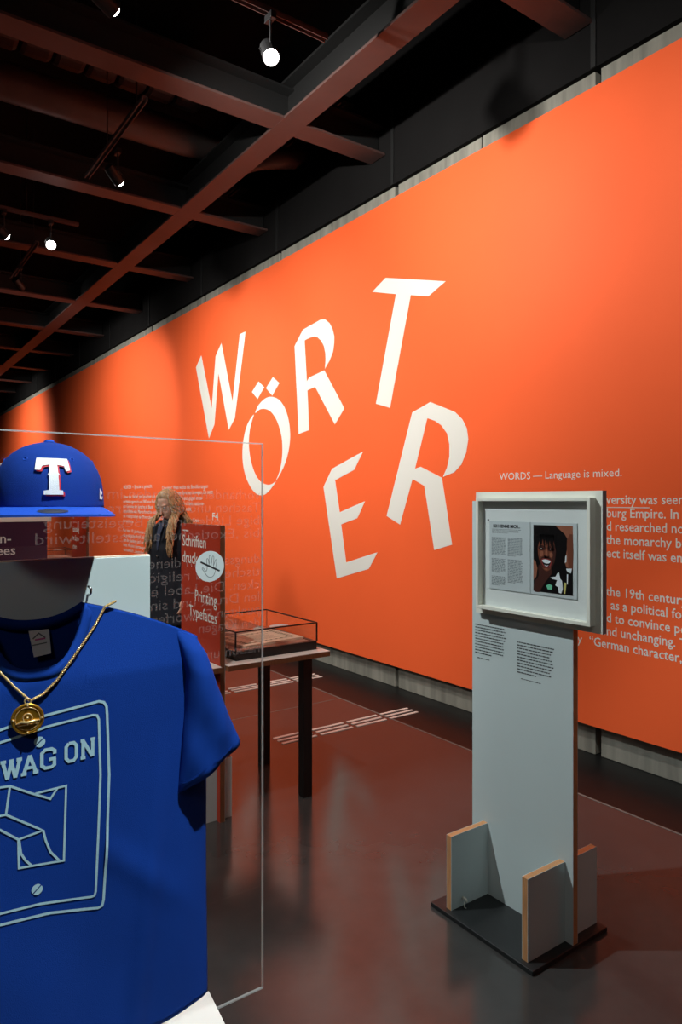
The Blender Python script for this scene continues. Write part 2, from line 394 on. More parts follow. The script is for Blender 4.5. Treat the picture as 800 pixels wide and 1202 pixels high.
# ---------------------------------------------------------------- the orange graphic wall
gw = empty('graphic_wall', (3.77, 11, .2)); tag(gw, 'long orange graphic wall panel with big white tumbling letters and printed texts', 'wall panel')
MB().box(3.77, 3.80, -3.9, 25.9, .20, 4.17).build('panel', 'orange', gw, bevel=.002)
for yy in (-2, 2, 6, 10, 14, 18, 22): MB().box(3.80, 3.84, yy, yy+.05, .4, 4.0).build('mounting_batten', 'black', gw)
LET = dict(
W=[(8.4569,3.5023),(8.1373,2.7701),(8.0227,3.4203),(7.8574,3.5543),(7.5543,2.7914),(7.363,3.5656),(7.2174,3.5697),(7.4924,2.5886),(7.6548,2.4605),(7.9416,3.1964),(8.0591,2.565),(8.2213,2.3999),(8.6264,3.3719)],
D1=[(6.9056,2.9441),(6.7764,2.8602),(6.9275,2.7501),(7.0609,2.8464)],
D2=[(6.5822,2.9463),(6.445,2.8628),(6.5958,2.7478),(6.7341,2.8459)],
O1=[(6.9863,2.596),(6.9238,2.6652),(6.8334,2.711),(6.7271,2.7382),(6.606,2.7354),(6.4714,2.6938),(6.373,2.6257),(6.2926,2.5295),(6.2387,2.4014),(6.223,2.2532),(6.2608,2.1086),(6.3568,1.9568),(6.5114,1.8199),(6.4384,1.9183),(6.3925,2.033),(6.3795,2.1486),(6.3958,2.2825),(6.4648,2.4217),(6.5551,2.5228),(6.6575,2.5895),(6.7799,2.6233),(6.8874,2.6244)],
O2=[(7.016,2.5831),(7.1099,2.5335),(7.1941,2.4601),(7.2641,2.3296),(7.2955,2.1858),(7.2837,2.0391),(7.2174,1.8911),(7.1099,1.7714),(6.9789,1.6895),(6.8334,1.662),(6.6922,1.6955),(6.5214,1.8066),(6.606,1.7847),(6.7096,1.7782),(6.8693,1.8197),(6.9974,1.9201),(7.091,2.0664),(7.1366,2.2304),(7.1213,2.391),(7.0646,2.5113)],
R1=[(5.9731,3.3395),(5.6514,3.3724),(5.5722,3.3589),(5.4945,3.3064),(5.4467,3.2423),(5.4145,3.1657),(5.4164,3.1013),(5.4372,3.0187),(5.4945,2.9471),(5.5761,2.8803),(5.5624,2.9528),(5.5663,3.0303),(5.5918,3.1064),(5.6414,3.1652),(5.7016,3.2101),(5.7628,3.2308),(5.8457,3.2321),(5.9409,3.225),(5.8983,2.8023),(5.8561,2.8362),(5.5859,2.8664),(5.2518,2.4613),(5.4051,2.3261),(5.7464,2.7282),(5.8877,2.7118),(5.8561,2.3098),(6.0536,2.2866),(6.1334,3.2015)],
T=[(4.6445,3.518),(3.9089,3.2986),(4.1046,3.23),(4.3171,3.2905),(4.5841,2.3938),(4.7774,2.4508),(4.5046,3.3444),(4.8282,3.4422)],
E=[(4.9645,2.043),(5.0958,1.8844),(5.4024,1.7957),(5.326,1.4934),(4.9346,1.5981),(5.0495,1.4438),(5.303,1.3799),(5.222,1.0292),(4.7544,1.1531),(4.8814,.9964),(5.3723,.8673),(5.5983,1.7356),(5.453,1.9071)],
R2=[(4.0808,2.3852),(3.8061,2.2763),(3.7314,2.2152),(3.6832,2.1425),(3.6687,2.0584),(3.6894,1.9615),(3.7419,1.873),(3.8169,1.8175),(3.9383,1.787),(3.8937,1.856),(3.8671,1.9405),(3.8671,2.0338),(3.8937,2.1215),(3.9564,2.1895),(4.0295,2.2311),(4.1162,2.2602),(4.264,1.8622),(4.1954,1.8759),(3.9496,1.7794),(3.8387,1.2654),(4.0365,1.2122),(4.1519,1.72),(4.2938,1.7805),(4.4522,1.4017),(4.6289,1.4714),(4.2988,2.3244)])
wallp = lambda a, b: (3.7685, a, b)
def letter(keys, lb):
    m = MB(); m.flat = False
    for k in keys:
        p = LET[k]
        if k in ('O1', 'O2'): p = smooth_closed(p, 3)
        n = len(p); m.add([(3.768, a, b) for a, b in p]+[(3.77, a, b) for a, b in p], [tuple(range(n)), tuple(range(n, 2*n))[::-1]]+[(i, (i+1) % n, n+(i+1) % n, n+i) for i in range(n)])
    o = m.build('letter', 'print_white', gw); o['label'] = lb
for ks, lb in ((('W',), 'big white letter W'), (('O1', 'O2', 'D1', 'D2'), 'big white letter O with two dots'), (('R1',), 'upper big white letter R'), (('T',), 'big white letter T'), (('E',), 'big white letter E'), (('R2',), 'lower big white letter R')):
    letter(ks, lb)
def wall_text(y0, z0, body, size, **kw):
    m = kw.pop('mb'); return text(m, body, size, lambda a, b: (3.7685, y0-a, z0+b), **kw)
te = MB(); te.flat = True
wall_text(3.366, 1.748, 'WORDS \u2014 Language is mixed.', .071, mb=te, width=.955)
EN = [('Around 1880 linguistic di', 'versity was seen as a'), ('threat by the Habs', 'burg Empire. In 1880'), ('scholars asked an', 'd researched not only'), ('how languages of ', 'the monarchy but how'),
      ('a people mixed. The subj', 'ect itself was en-'), ('riched.', ''), ('', ''), ('Until the middle of ', 'the 19th century, it'), ('language served   ', ' as a political force'), ('that trie', 'd to convince people'), ('of a', 'nd unchanging. The'), ('supposedly', ' \u201cGerman character,\u201d')]
z0 = 1.582
for i, (a, b) in enumerate(EN):
    zz = z0-i*.081 if i < 7 else 1.025-(i-7)*.0805
    yb = 2.515
    if b == ' \u201cGerman character,\u201d': yb = 2.665
    if b: wall_text(yb if not b.startswith(' ') else yb-.03, zz, b.strip(), .079, mb=te, xs=.93, bold=.0007)
    if a:
        if a == 'supposedly': wall_text(yb+.02, zz, a, .079, mb=te, align='RIGHT')
        elif not b: wall_text(3.366, zz, a, .079, mb=te)
        else: wall_text(yb+.005, zz, a.strip(), .079, mb=te, align='RIGHT', width=min(.82, .034*len(a.strip())))
te.box(3.768, 3.7695, 2.235, 2.515, z0-.024, z0-.019)
te.build('wall_text', 'print_white', gw)['label'] = 'white English wall text'
tg_ = MB(); tg_.flat = True
wall_text(11.6, 1.80, 'W\u00d6RTER \u2014 Sprache ist gemischt.', .085, mb=tg_, width=1.35)
LC = ['Unter der Vielfalt der Sprachen sah man', 'im Habsburgerreich um 1880 eine Bedrohung,', 'der Gedanke der Sprache als Band', 'entwickelte sich. Man erforschte nicht nur', 'die Volkssprachen der Monarchie, sondern', 'bereicherte.', None, 'Seit dem 19. Jahrhundert diente Sprache', 'als politische Kraft, die ein Volk', 'von der Reinheit und dem Unver\u00e4nderlichen', 'ihres Wesens \u00fcberzeugen sollte, dem', 'vermeintlich \u201edeutschen Charakter\u201c.']
for i, s_ in enumerate(LC):
    if s_: wall_text(11.6, 1.645-i*.0800, s_, .078, mb=tg_, width=min(1.75, .043*len(s_)))
RC = ['Charakter! Wien wollte die Bev\u00f6lkerungen', 'und gleich der neuen Sprachen bewegen. Da setzt', 'man den strikten Campus gegen stren-', 'ges Staatswelt, die wird dem nationa-', 'len einer Volkskunde recht.', None, 'Im gemeinsamen europ\u00e4ischen Kreis']
for i, s_ in enumerate(RC):
    if s_: wall_text(9.85, 1.765-i*.0745, s_, .078, mb=tg_, width=min(1.75, .040*len(s_)))
wall_text(8.13, 1.36, 'F4', .13, mb=tg_, bold=.001, xs=1.5)
tg_.build('wall_text', 'print_white', gw)['label'] = 'white German wall text'

# ---------------------------------------------------------------- tactile floor strips
def strips(y0, xs, lb):
    rt = empty('guide_strip', (xs[0], y0, 0)); tag(rt, lb, 'floor marking', 'tactile floor guides')
    for x in xs:
        for j in range(3): MB().box(x, x+.268, y0+j*.058, y0+j*.058+.024, 0, .004).build('strip', 'strip_white', rt)
strips(3.94, (2.335, 2.64, 2.945, 3.25), 'nearer row of white tactile strips crossing the floor to the wall')
strips(5.24, (1.11, 1.42, 1.725, 2.03, 2.335, 2.64, 2.945, 3.25), 'farther row of white tactile strips on the floor behind the table')

# ---------------------------------------------------------------- white stand with the framed magazine page
BT = .017
st = empty('display_stand', (2.1, 1.77, 0)); tag(st, 'tall white display stand with wooden edges on a black base, holding a framed page', 'display stand')
MB().box(1.876, 2.30, 1.530, 2.03, 0, BT).build('base_plate', 'base_black', st, bevel=.002)
def board(x0, x1, y0, y1, z0, z1, face, edge, parent, name, t=.0015):
    m = MB()
    thin_x = (x1-x0) < (y1-y0)
    m.use(edge).box(x0, x1, y0, y1, z0, z1)
    m.use(face)
    if thin_x: m.box(x0-t, x0, y0, y1, z0, z1); m.box(x1, x1+t, y0, y1, z0, z1)
    else: m.box(x0, x1, y0-t, y0, z0, z1); m.box(x0, x1, y1, y1+t, z0, z1)
    return m.build(name, None, parent)
board(2.105, 2.129, 1.536, 2.024, BT, 1.60, 'stand_white', 'wood_edge', st, 'panel')
for (x0, x1) in ((1.900, 2.103), (2.131, 2.292)):
    for (y0, y1) in ((1.571, 1.594), (1.941, 1.964)):
        board(x0, x1, y0, y1, BT, .302, 'stand_white', 'wood_edge', st, 'foot_fin')
hk = MB(); hk.tube([(1.96, 1.938, .05), (1.96, 1.925, .05), (1.963, 1.92, .043), (1.967, 1.925, .036)], .005, 6); hk.tube([(1.955, 1.925, .04), (1.952, 1.92, .022), (1.957, 1.915, BT+.002)], .002, 5)
hk.build('cable_clip', 'frame_white', st, smooth=True)
def dashes(m, x, ya, z, n, pitch, wd, sz, ragged=.12, fnx=None):
    for i in range(n):
        zz = z-i*pitch; yy = 0; lim = wd*(1-random.random()*ragged)
        if i == n-1: lim = wd*.55
        while yy < lim-.004:
            l = min(random.uniform(.005, .016), lim-yy)
            m.add([fnx(yy, zz), fnx(yy+l, zz), fnx(yy+l, zz+sz), fnx(yy, zz+sz)], [(0, 1, 2, 3)]); yy += l+.0028
def px_caption(Y0):
    return lambda a, b: (2.1028, Y0-a, b)
cp = MB(); cp.flat = True
dashes(cp, 0, 0, 1.092, 11, .0115, .168, .0042, fnx=px_caption(2.008))
dashes(cp, 0, 0, .958, 1, .0115, .13, .003, fnx=px_caption(1.995))
o = cp.build('caption_text', 'ink', st); o['label'] = 'small black left caption column'; o['kind'] = 'stuff'
cp = MB(); cp.flat = True
dashes(cp, 0, 0, 1.055, 11, .0115, .172, .0042, fnx=px_caption(1.788))
dashes(cp, 0, 0, .918, 1, .0115, .17, .003, fnx=px_caption(1.77))
o = cp.build('caption_text', 'ink', st); o['label'] = 'small black right caption column'; o['kind'] = 'stuff'

fr = empty('picture_frame', (2.085, 1.69, 1.15)); tag(fr, 'white wooden picture frame mounted on a white backboard at the top of the stand', 'picture frame')
m = MB().use('frame_white').box(2.082, 2.103, 1.404, 1.984, 1.148, 1.635); m.use('frame_grey').box(2.082, 2.103, 1.402, 1.404, 1.148, 1.635)
m.build('backboard', None, fr)
fx = 2.052
for (y0, y1, z0, z1) in ((1.431, 1.444, 1.172, 1.612), (1.944, 1.957, 1.172, 1.612), (1.444, 1.944, 1.599, 1.612), (1.444, 1.944, 1.172, 1.185)):
    MB().box(fx, 2.082, y0, y1, z0, z1).build('frame_rail', 'frame_white', fr, bevel=.001)
MB().box(2.0795, 2.082, 1.444, 1.944, 1.185, 1.599).build('mat_board', 'mat_board', fr)
MB().box(2.0555, 2.0565, 1.444, 1.944, 1.185, 1.599).build('glazing', 'glass', fr)
sp_ = empty('magazine_spread', (2.079, 1.7, 1.25)); tag(sp_, 'open magazine page with grey text columns and a colour portrait inside the frame', 'magazine')
# two pages: left one slightly curved
def page(y0, y1, bulge, name):
    n = 8; m = MB(); F_ = []; B_ = []
    for i in range(n+1):
        t = i/n; y_ = y0+(y1-y0)*t; x_ = 2.0765-bulge*sin(pi*t)
        F_ += [(x_, y_, 1.254), (x_, y_, 1.521)]; B_ += [(2.0790, y_, 1.254), (2.0790, y_, 1.521)]
    k_ = 2*(n+1)
    fs = [(2*i, 2*i+1, 2*i+3, 2*i+2) for i in range(n)]+[(k_+2*i, k_+2*i+2, k_+2*i+3, k_+2*i+1) for i in range(n)]
    fs += [(2*i, 2*i+2, k_+2*i+2, k_+2*i) for i in range(n)]+[(2*i+1, k_+2*i+1, k_+2*i+3, 2*i+3) for i in range(n)]+[(0, k_, k_+1, 1), (2*n, 2*n+1, k_+2*n+1, k_+2*n)]
    return m.add(F_+B_, fs).build(name, 'page', sp_)
page(1.705, 1.905, .0000, 'page'); page(1.500, 1.702, .0000, 'page')
pg = lambda a, b: (2.0762, a, b)
m = MB(); m.flat = True
text(m, 'ICH KENNE MICH...', .0165, lambda a, b: (2.0762, 1.886-a, 1.496+b), bold=.0008, width=.135)
m.build('headline', 'ink', sp_)['label'] = 'bold black headline'
m = MB(); m.flat = True
dashes(m, 0, 0, 1.488, 4, .0045, .145, .0016, fnx=lambda a, b: (2.0762, 1.892-a, b))
for (yy, zz, n_) in ((1.894, 1.455, 15), (1.812, 1.455, 15), (1.894, 1.372, 12), (1.812, 1.372, 19), (1.894, 1.303, 8)):
    dashes(m, 0, 0, zz, n_, .0048, .072, .0022, ragged=.05, fnx=lambda a, b: (2.0762, yy-a, b))
m.build('text_columns', 'ink_grey', sp_)['label'] = 'grey columns of small print'
# portrait photograph printed on the right page; local coordinates u 0..1 left to right, v 0..1 top to bottom
def pf(layer):
    return lambda u, v: (2.0760-.00012*layer, 1.689-.172*u, 1.5115-.245*v)
ph = MB(); ph.flat = True
def blob(cu_, cv_, ru, rv, a0=0, n=20): return [(cu_+ru*cos(2*pi*k/n)*cos(a0)-rv*sin(2*pi*k/n)*sin(a0), cv_+ru*cos(2*pi*k/n)*sin(a0)*.7+rv*sin(2*pi*k/n)*cos(a0)) for k in range(n)]
ph.use('photo_dark'); poly(ph, [(0, 0), (1, 0), (1, 1), (0, 1)], pf(0))
ph.use('skin_mid'); poly(ph, [(.56, 0), (1, 0), (1, .62), (.84, .60), (.80, .52), (.90, .22), (.80, .12)], pf(1))
poly(ph, [(0, .52), (.06, .55), (.11, .66), (.08, .78), (0, .84)], pf(1))
ph.use('skin_dark'); poly(ph, smooth_closed([(.86, .2), (1, .12), (1, .62), (.9, .60), (.87, .4)], 2), pf(2))
ph.use('skin_deep'); poly(ph, smooth_closed([(.14, .60), (.45, .62), (.46, .78), (.30, .92), (.20, 1), (.02, 1), (.03, .86), (.14, .76)], 3), pf(2))
ph.use('skin_dark'); poly(ph, smooth_closed([(.13, .30), (.20, .19), (.35, .15), (.50, .20), (.58, .33), (.57, .47), (.50, .60), (.38, .68), (.27, .66), (.17, .54), (.12, .42)], 4), pf(3))
ph.use('skin_deep')
for P_ in ([(.47, .25), (.58, .33), (.57, .47), (.50, .60), (.45, .62), (.50, .48), (.49, .36)], [(.14, .32), (.30, .31), (.31, .37), (.16, .37)], [(.38, .32), (.53, .33), (.53, .38), (.40, .38)], [(.28, .44), (.34, .47), (.42, .45), (.40, .48), (.30, .49)], [(.20, .50), (.34, .46), (.48, .50), (.46, .60), (.34, .65), (.22, .60)]): poly(ph, smooth_closed(P_, 3), pf(3.5))
ph.use('skin_mid')
for P_ in ([(.17, .40), (.25, .39), (.26, .45), (.19, .47)], [(.43, .41), (.50, .41), (.50, .46), (.44, .47)], [(.32, .36), (.36, .36), (.37, .44), (.32, .44)], [(.27, .21), (.36, .19), (.40, .24), (.30, .27)], [(.29, .64), (.38, .645), (.36, .665), (.30, .66)]): poly(ph, smooth_closed(P_, 3), pf(4))
ph.use('photo_dark')
for (a_, b_, c_) in ((.16, .20, .33), (.22, .22, .29), (.27, .30, .34), (.33, .35, .30), (.38, .41, .36), (.43, .47, .31), (.49, .52, .35), (.54, .58, .33)): poly(ph, [(a_-.04, .14), (a_+.05, .13), (b_+.005, c_), (b_-.012, c_)], pf(5))
for uu in (.225, .455): poly(ph, smooth_closed([(uu-.05, .350), (uu, .338), (uu+.05, .352), (uu, .366)], 3), pf(5)); poly(ph, smooth_closed([(uu-.06, .318), (uu, .302), (uu+.06, .318), (uu, .312)], 3), pf(4.6))
ph.use('photo_white')
for uu in (.212, .445): poly(ph, blob(uu, .352, .012, .006), pf(5.5))
ph.use('lip'); poly(ph, smooth_closed([(.21, .515), (.33, .495), (.47, .52), (.45, .60), (.35, .635), (.25, .60)], 4), pf(5))
ph.use('photo_dark'); poly(ph, smooth_closed([(.23, .522), (.33, .508), (.45, .527), (.43, .59), (.35, .618), (.27, .59)], 4), pf(5.5))
ph.use('photo_white'); poly(ph, smooth_closed([(.235, .523), (.33, .510), (.445, .528), (.42, .560), (.34, .570), (.26, .552)], 4), pf(6)); poly(ph, smooth_closed([(.29, .592), (.35, .600), (.40, .590), (.35, .614)], 3), pf(6))
ph.use('photo_dark'); poly(ph, [(.18, 1), (.30, .86), (.45, .74), (.60, .66), (.78, .62), (1, .64), (1, 1)], pf(6))
ph.use('photo_white')
for P_ in ([(.62, .70), (.66, .68), (.70, .78), (.74, .80), (.76, .92), (.72, .99), (.66, .98), (.64, .90), (.57, .88), (.62, .80), (.50, .79), (.45, .77), (.58, .75)], [(.84, .62), (.98, .61), (.96, .68), (.88, .67)], [(.86, .70), (.89, .70), (.88, .85), (.86, .84)], [(.82, .44), (.85, .42), (.85, .52), (.81, .54)]): poly(ph, P_, pf(7))
ph.use('photo_green'); poly(ph, [(.34, .90), (.42, .87), (.50, .89), (.48, .95), (.38, .95)], pf(7))
ph.use('photo_yellow'); poly(ph, [(.80, .82), (.85, .83), (.82, .99), (.78, .98)], pf(7))
o = ph.build('portrait_photo', None, sp_); o['label'] = 'colour photo of a laughing woman in a patterned black top, hand behind her head'
MB().tube([(2.0792, 1.912, 1.525), (2.074, 1.912, 1.525)], .002, 8).build('pin', 'ink', sp_)

# ---------------------------------------------------------------- red signboards
def signboard(loc_xy, lb, lines, small, rotz=0, face='red_board'):
    """board in local coordinates: face towards -x, near edge at y=0, 0.49 wide"""
    rt = empty('signboard'); tag(rt, lb, 'signboard', None)
    m = MB().use('wood_brown').box(.0015, .0265, 0, .49, 0, 1.477); m.use(face).box(0, .0015, 0, .49, 0, 1.477); m.use('stand_white').box(.0265, .028, 0, .49, 0, 1.477)
    m.build('board', None, rt)
    for (x0, x1) in ((-.20, -.0005), (.0285, .082)):
        for (y0, y1) in ((.036, .058), (.432, .454)): board(x0, x1, y0, y1, 0, .302, 'stand_white', 'wood_brown', rt, 'foot_fin')
    for (body, y0, z0, sz, al) in lines:
        t = MB(); t.flat = True; text(t, body, sz, lambda a, b: (-.0006, y0-a, z0+b), align=al, bold=.0006); t.build('lettering', 'print_white', rt)['kind'] = 'stuff'
    for (y0, z0, wd, n) in small:
        t = MB(); t.flat = True; dashes(t, 0, 0, z0, n, .014, wd, .007, fnx=lambda a, b: (-.0006, y0-a, b)); t.build('small_print', 'print_white', rt)['kind'] = 'stuff'
    rt.location = (loc_xy[0], loc_xy[1], 0); rt.rotation_euler.z = rotz
    return rt
s1 = signboard((1.508, 3.16), 'red orange signboard lettered Schriften drucken and Printing Typefaces, beside the table', [('Schriften', .475, 1.355, .088, 'LEFT'), ('drucken', .475, 1.265, .088, 'LEFT'), ('Printing', .035, 1.07, .088, 'RIGHT'), ('Typefaces', .035, .98, .088, 'RIGHT')], [(.475, 1.435, .16, 1), (.21, 1.185, .17, 1)])
s2 = signboard((1.81, 6.65), 'small distant red signboard with a few short lines, below the cap brim', [('Einstieg', .455, 1.30, .075, 'LEFT'), ('in Spra-', .455, 1.215, .075, 'LEFT'), ('chen', .455, 1.13, .075, 'LEFT')], [(.455, 1.43, .1, 1), (.12, 1.03, .1, 1)])
MB().box(.029, .07, 0, .006, 0, 1.48).build('side_cover', 'frame_white', s2)['label'] = 'white side cover'
s3 = signboard((.98, 4.43), 'dark plum signboard with the word endings n- and ees in white, beneath the cap', [('n-', .200, 1.356, .078, 'RIGHT'), ('ees', .177, 1.285, .078, 'RIGHT')], [], 0, 'plum')
# turn the plum board so that its face looks towards the visitor (-y): local -x -> -y, local +y -> -x
s3.rotation_euler.z = pi/2
t_ = s3.location; s3.location = (.98, 4.43, 0)

# white frame on a stand further back
wf = empty('framed_display', (.75, 6.0, 0)); tag(wf, 'white framed display seen as a strip between the cap and the plum signboard', 'display')
board(.45, 1.06, 6.03, 6.054, 0, 1.50, 'stand_white', 'wood_brown', wf, 'panel')
MB().box(.36, 1.36, 6.0, 6.028, 1.43, 1.48).build('frame_rail', 'frame_white', wf, bevel=.002)
MB().box(.36, 1.36, 6.0, 6.028, 1.86, 1.90).build('frame_rail', 'frame_white', wf, bevel=.002)
MB().box(1.32, 1.36, 6.0, 6.028, 1.48, 1.86).build('frame_rail', 'frame_white', wf, bevel=.002)
MB().box(.36, .40, 6.0, 6.028, 1.48, 1.86).build('frame_rail', 'frame_white', wf, bevel=.002)
MB().box(.40, 1.32, 6.016, 6.026, 1.48, 1.86).build('picture_sheet', 'mat_board', wf)
board(.60, .90, 5.80, 6.026, 0, .02, 'base_black', 'base_black', wf, 'base_plate')

# ---------------------------------------------------------------- table with glass hood
tb = empty('display_table', (1.9, 3.48, 0)); tag(tb, 'display table with white top, wooden edge and black square legs, carrying the glass hood', 'table')
m = MB()      # the top is slotted from the front around the signboard
for (mt, za, zb_) in (('wood_brown', .752, .777), ('white_top', .777, .780)):
    q = [(1.44, 3.13), (1.505, 3.13), (1.505, 3.655), (1.540, 3.655), (1.540, 3.13), (2.150, 3.13), (2.150, 3.86), (1.44, 3.86)]; m.use(mt)
    m.add([(a, b, za) for a, b in q]+[(a, b, zb_) for a, b in q], [(0, 1, 2, 7), (2, 3, 6, 7), (3, 4, 5, 6), (8, 9, 10, 15), (10, 11, 14, 15), (11, 12, 13, 14)]+[(i, (i+1) % 8, 8+(i+1) % 8, 8+i) for i in range(8)])
m.build('tabletop', None, tb)
for lx, ly in ((1.999, 3.16), (2.04, 3.69), (1.445, 3.70), (1.445, 3.30)): MB().box(lx, lx+.055, ly, ly+.055, 0, .752).build('leg', 'black_steel', tb, bevel=.002)
fr_ = MB()
fr_.box(1.50, 2.04, 3.71, 3.735, .715, .752)
fr_.build('apron', 'black_steel', tb)
vc = empty('glass_hood_case', (1.86, 3.49, .78)); tag(vc, 'low black display case with clear glass hood on the table', 'showcase')
X0, X1, Y0, Y1, Z0, Z1, Z2 = 1.617, 2.113, 3.206, 3.768, .7805, .827, .928
m = MB(); m.box(X0, X1, Y0, Y1, Z0, Z1-.006); m.box(X0, X1, Y0, Y0+.02, Z1-.006, Z1); m.box(X0, X1, Y1-.02, Y1, Z1-.006, Z1); m.box(X0, X0+.02, Y0+.02, Y1-.02, Z1-.006, Z1); m.box(X1-.02, X1, Y0+.02, Y1-.02, Z1-.006, Z1)
m.build('case_base', 'black_steel', vc)
MB().box(X0+.021, X1-.021, Y0+.021, Y1-.021, Z1-.006, Z1-.003).build('lining', 'case_felt', vc)
gh = MB(); g_ = .004
gh.box(X0, X1, Y0, Y0+g_, Z1, Z2-g_); gh.box(X0, X1, Y1-g_, Y1, Z1, Z2-g_); gh.box(X0, X0+g_, Y0+g_, Y1-g_, Z1, Z2-g_); gh.box(X1-g_, X1, Y0+g_, Y1-g_, Z1, Z2-g_); gh.box(X0, X1, Y0, Y1, Z2-g_, Z2)
hood = gh.build('glass_hood', 'hood_glass', vc)
e_ = .0035; eg = MB()
for (a, b) in ((X0, Y0), (X1, Y0), (X0, Y1), (X1, Y1)): eg.box(a-e_, a+e_, b-e_, b+e_, Z1, Z2)
for zz in (Z2,):
    for a in (X0, X1): eg.box(a-e_, a+e_, Y0, Y1, zz-e_, zz+e_)
    for b in (Y0, Y1): eg.box(X0, X1, b-e_, b+e_, zz-e_, zz+e_)
eg.build('edge_trim', 'hood_edge', hood)
hs = MB(); c_ = (1.88, Y0+.004); n = 20  # reflection in the hood top, put in as a white half disc
hs.rings([[(c_[0]+.055*cos(pi*k/n), c_[1]+.055*sin(pi*k/n), zz) for k in range(n+1)] for zz in (Z2+e_, Z2+e_+.0008)])
hs.build('sticker', 'stand_white', hood)['label'] = 'white half disc standing in for a reflection in the glass'
pr = empty('printed_sheet', (1.86, 3.45, Z1-.003)); tag(pr, 'beige printed sheet with an ornamental border lying under the glass hood', 'print')
zz = Z1-.0029
R_ = .12
def shp(u, v):
    cx_, cy_ = 1.88, 3.44; a = u-.5; b = v-.5
    x_ = a*.40; y_ = b*.30
    return (cx_+x_*cos(R_)-y_*sin(R_), cy_+x_*sin(R_)+y_*cos(R_))
sh_ = MB(); q = [shp(0, 0), shp(1, 0), shp(1, 1), shp(0, 1)]
sh_.rings([[(a, b, zz) for a, b in q], [(a, b, zz+.012) for a, b in q]]); sh_.build('sheet', 'paper', pr)
orn = MB(); orn.flat = True
fo = lambda u, v: (*shp(u, v), zz+.0125)
for ring, wd_ in (((.08, .92), .012), ((.12, .88), .006)):
    a, b = ring; stroke(orn, [(a, a+.06), (b, a+.06), (b, b-.06), (a, b-.06)], wd_, fo, closed=True)
random.seed(3)
for i in range(46):
    t = i/46*4; s_ = int(t); f = t-s_
    u_, v_ = [(f, .16), (.88, f), (1-f, .84), (.12, 1-f)][s_]
    u_ = min(.9, max(.1, u_)); v_ = min(.85, max(.15, v_))
    poly(orn, [(u_+.022*cos(a)*random.uniform(.6, 1.3), v_+.03*sin(a)*random.uniform(.6, 1.3)) for a in [k*pi/3 for k in range(6)]], fo)
for i in range(7): stroke(orn, [(.25+.02*(i % 2), .3+i*.065), (.75-.04*(i % 3), .3+i*.065)], .012, fo)
orn.build('ornament', 'paper_ink', pr)
random.seed(11)

# second, distant table with a case
tb2 = copy_tree(tb); tb2.location = (2.35, 10.2, 0); tag(tb2, 'distant display table glimpsed behind the far red signboard', 'table')
vc2 = copy_tree(vc); vc2.location = (2.31, 10.21, .78); tag(vc2, 'distant black case with glass hood behind the far red signboard', 'showcase')

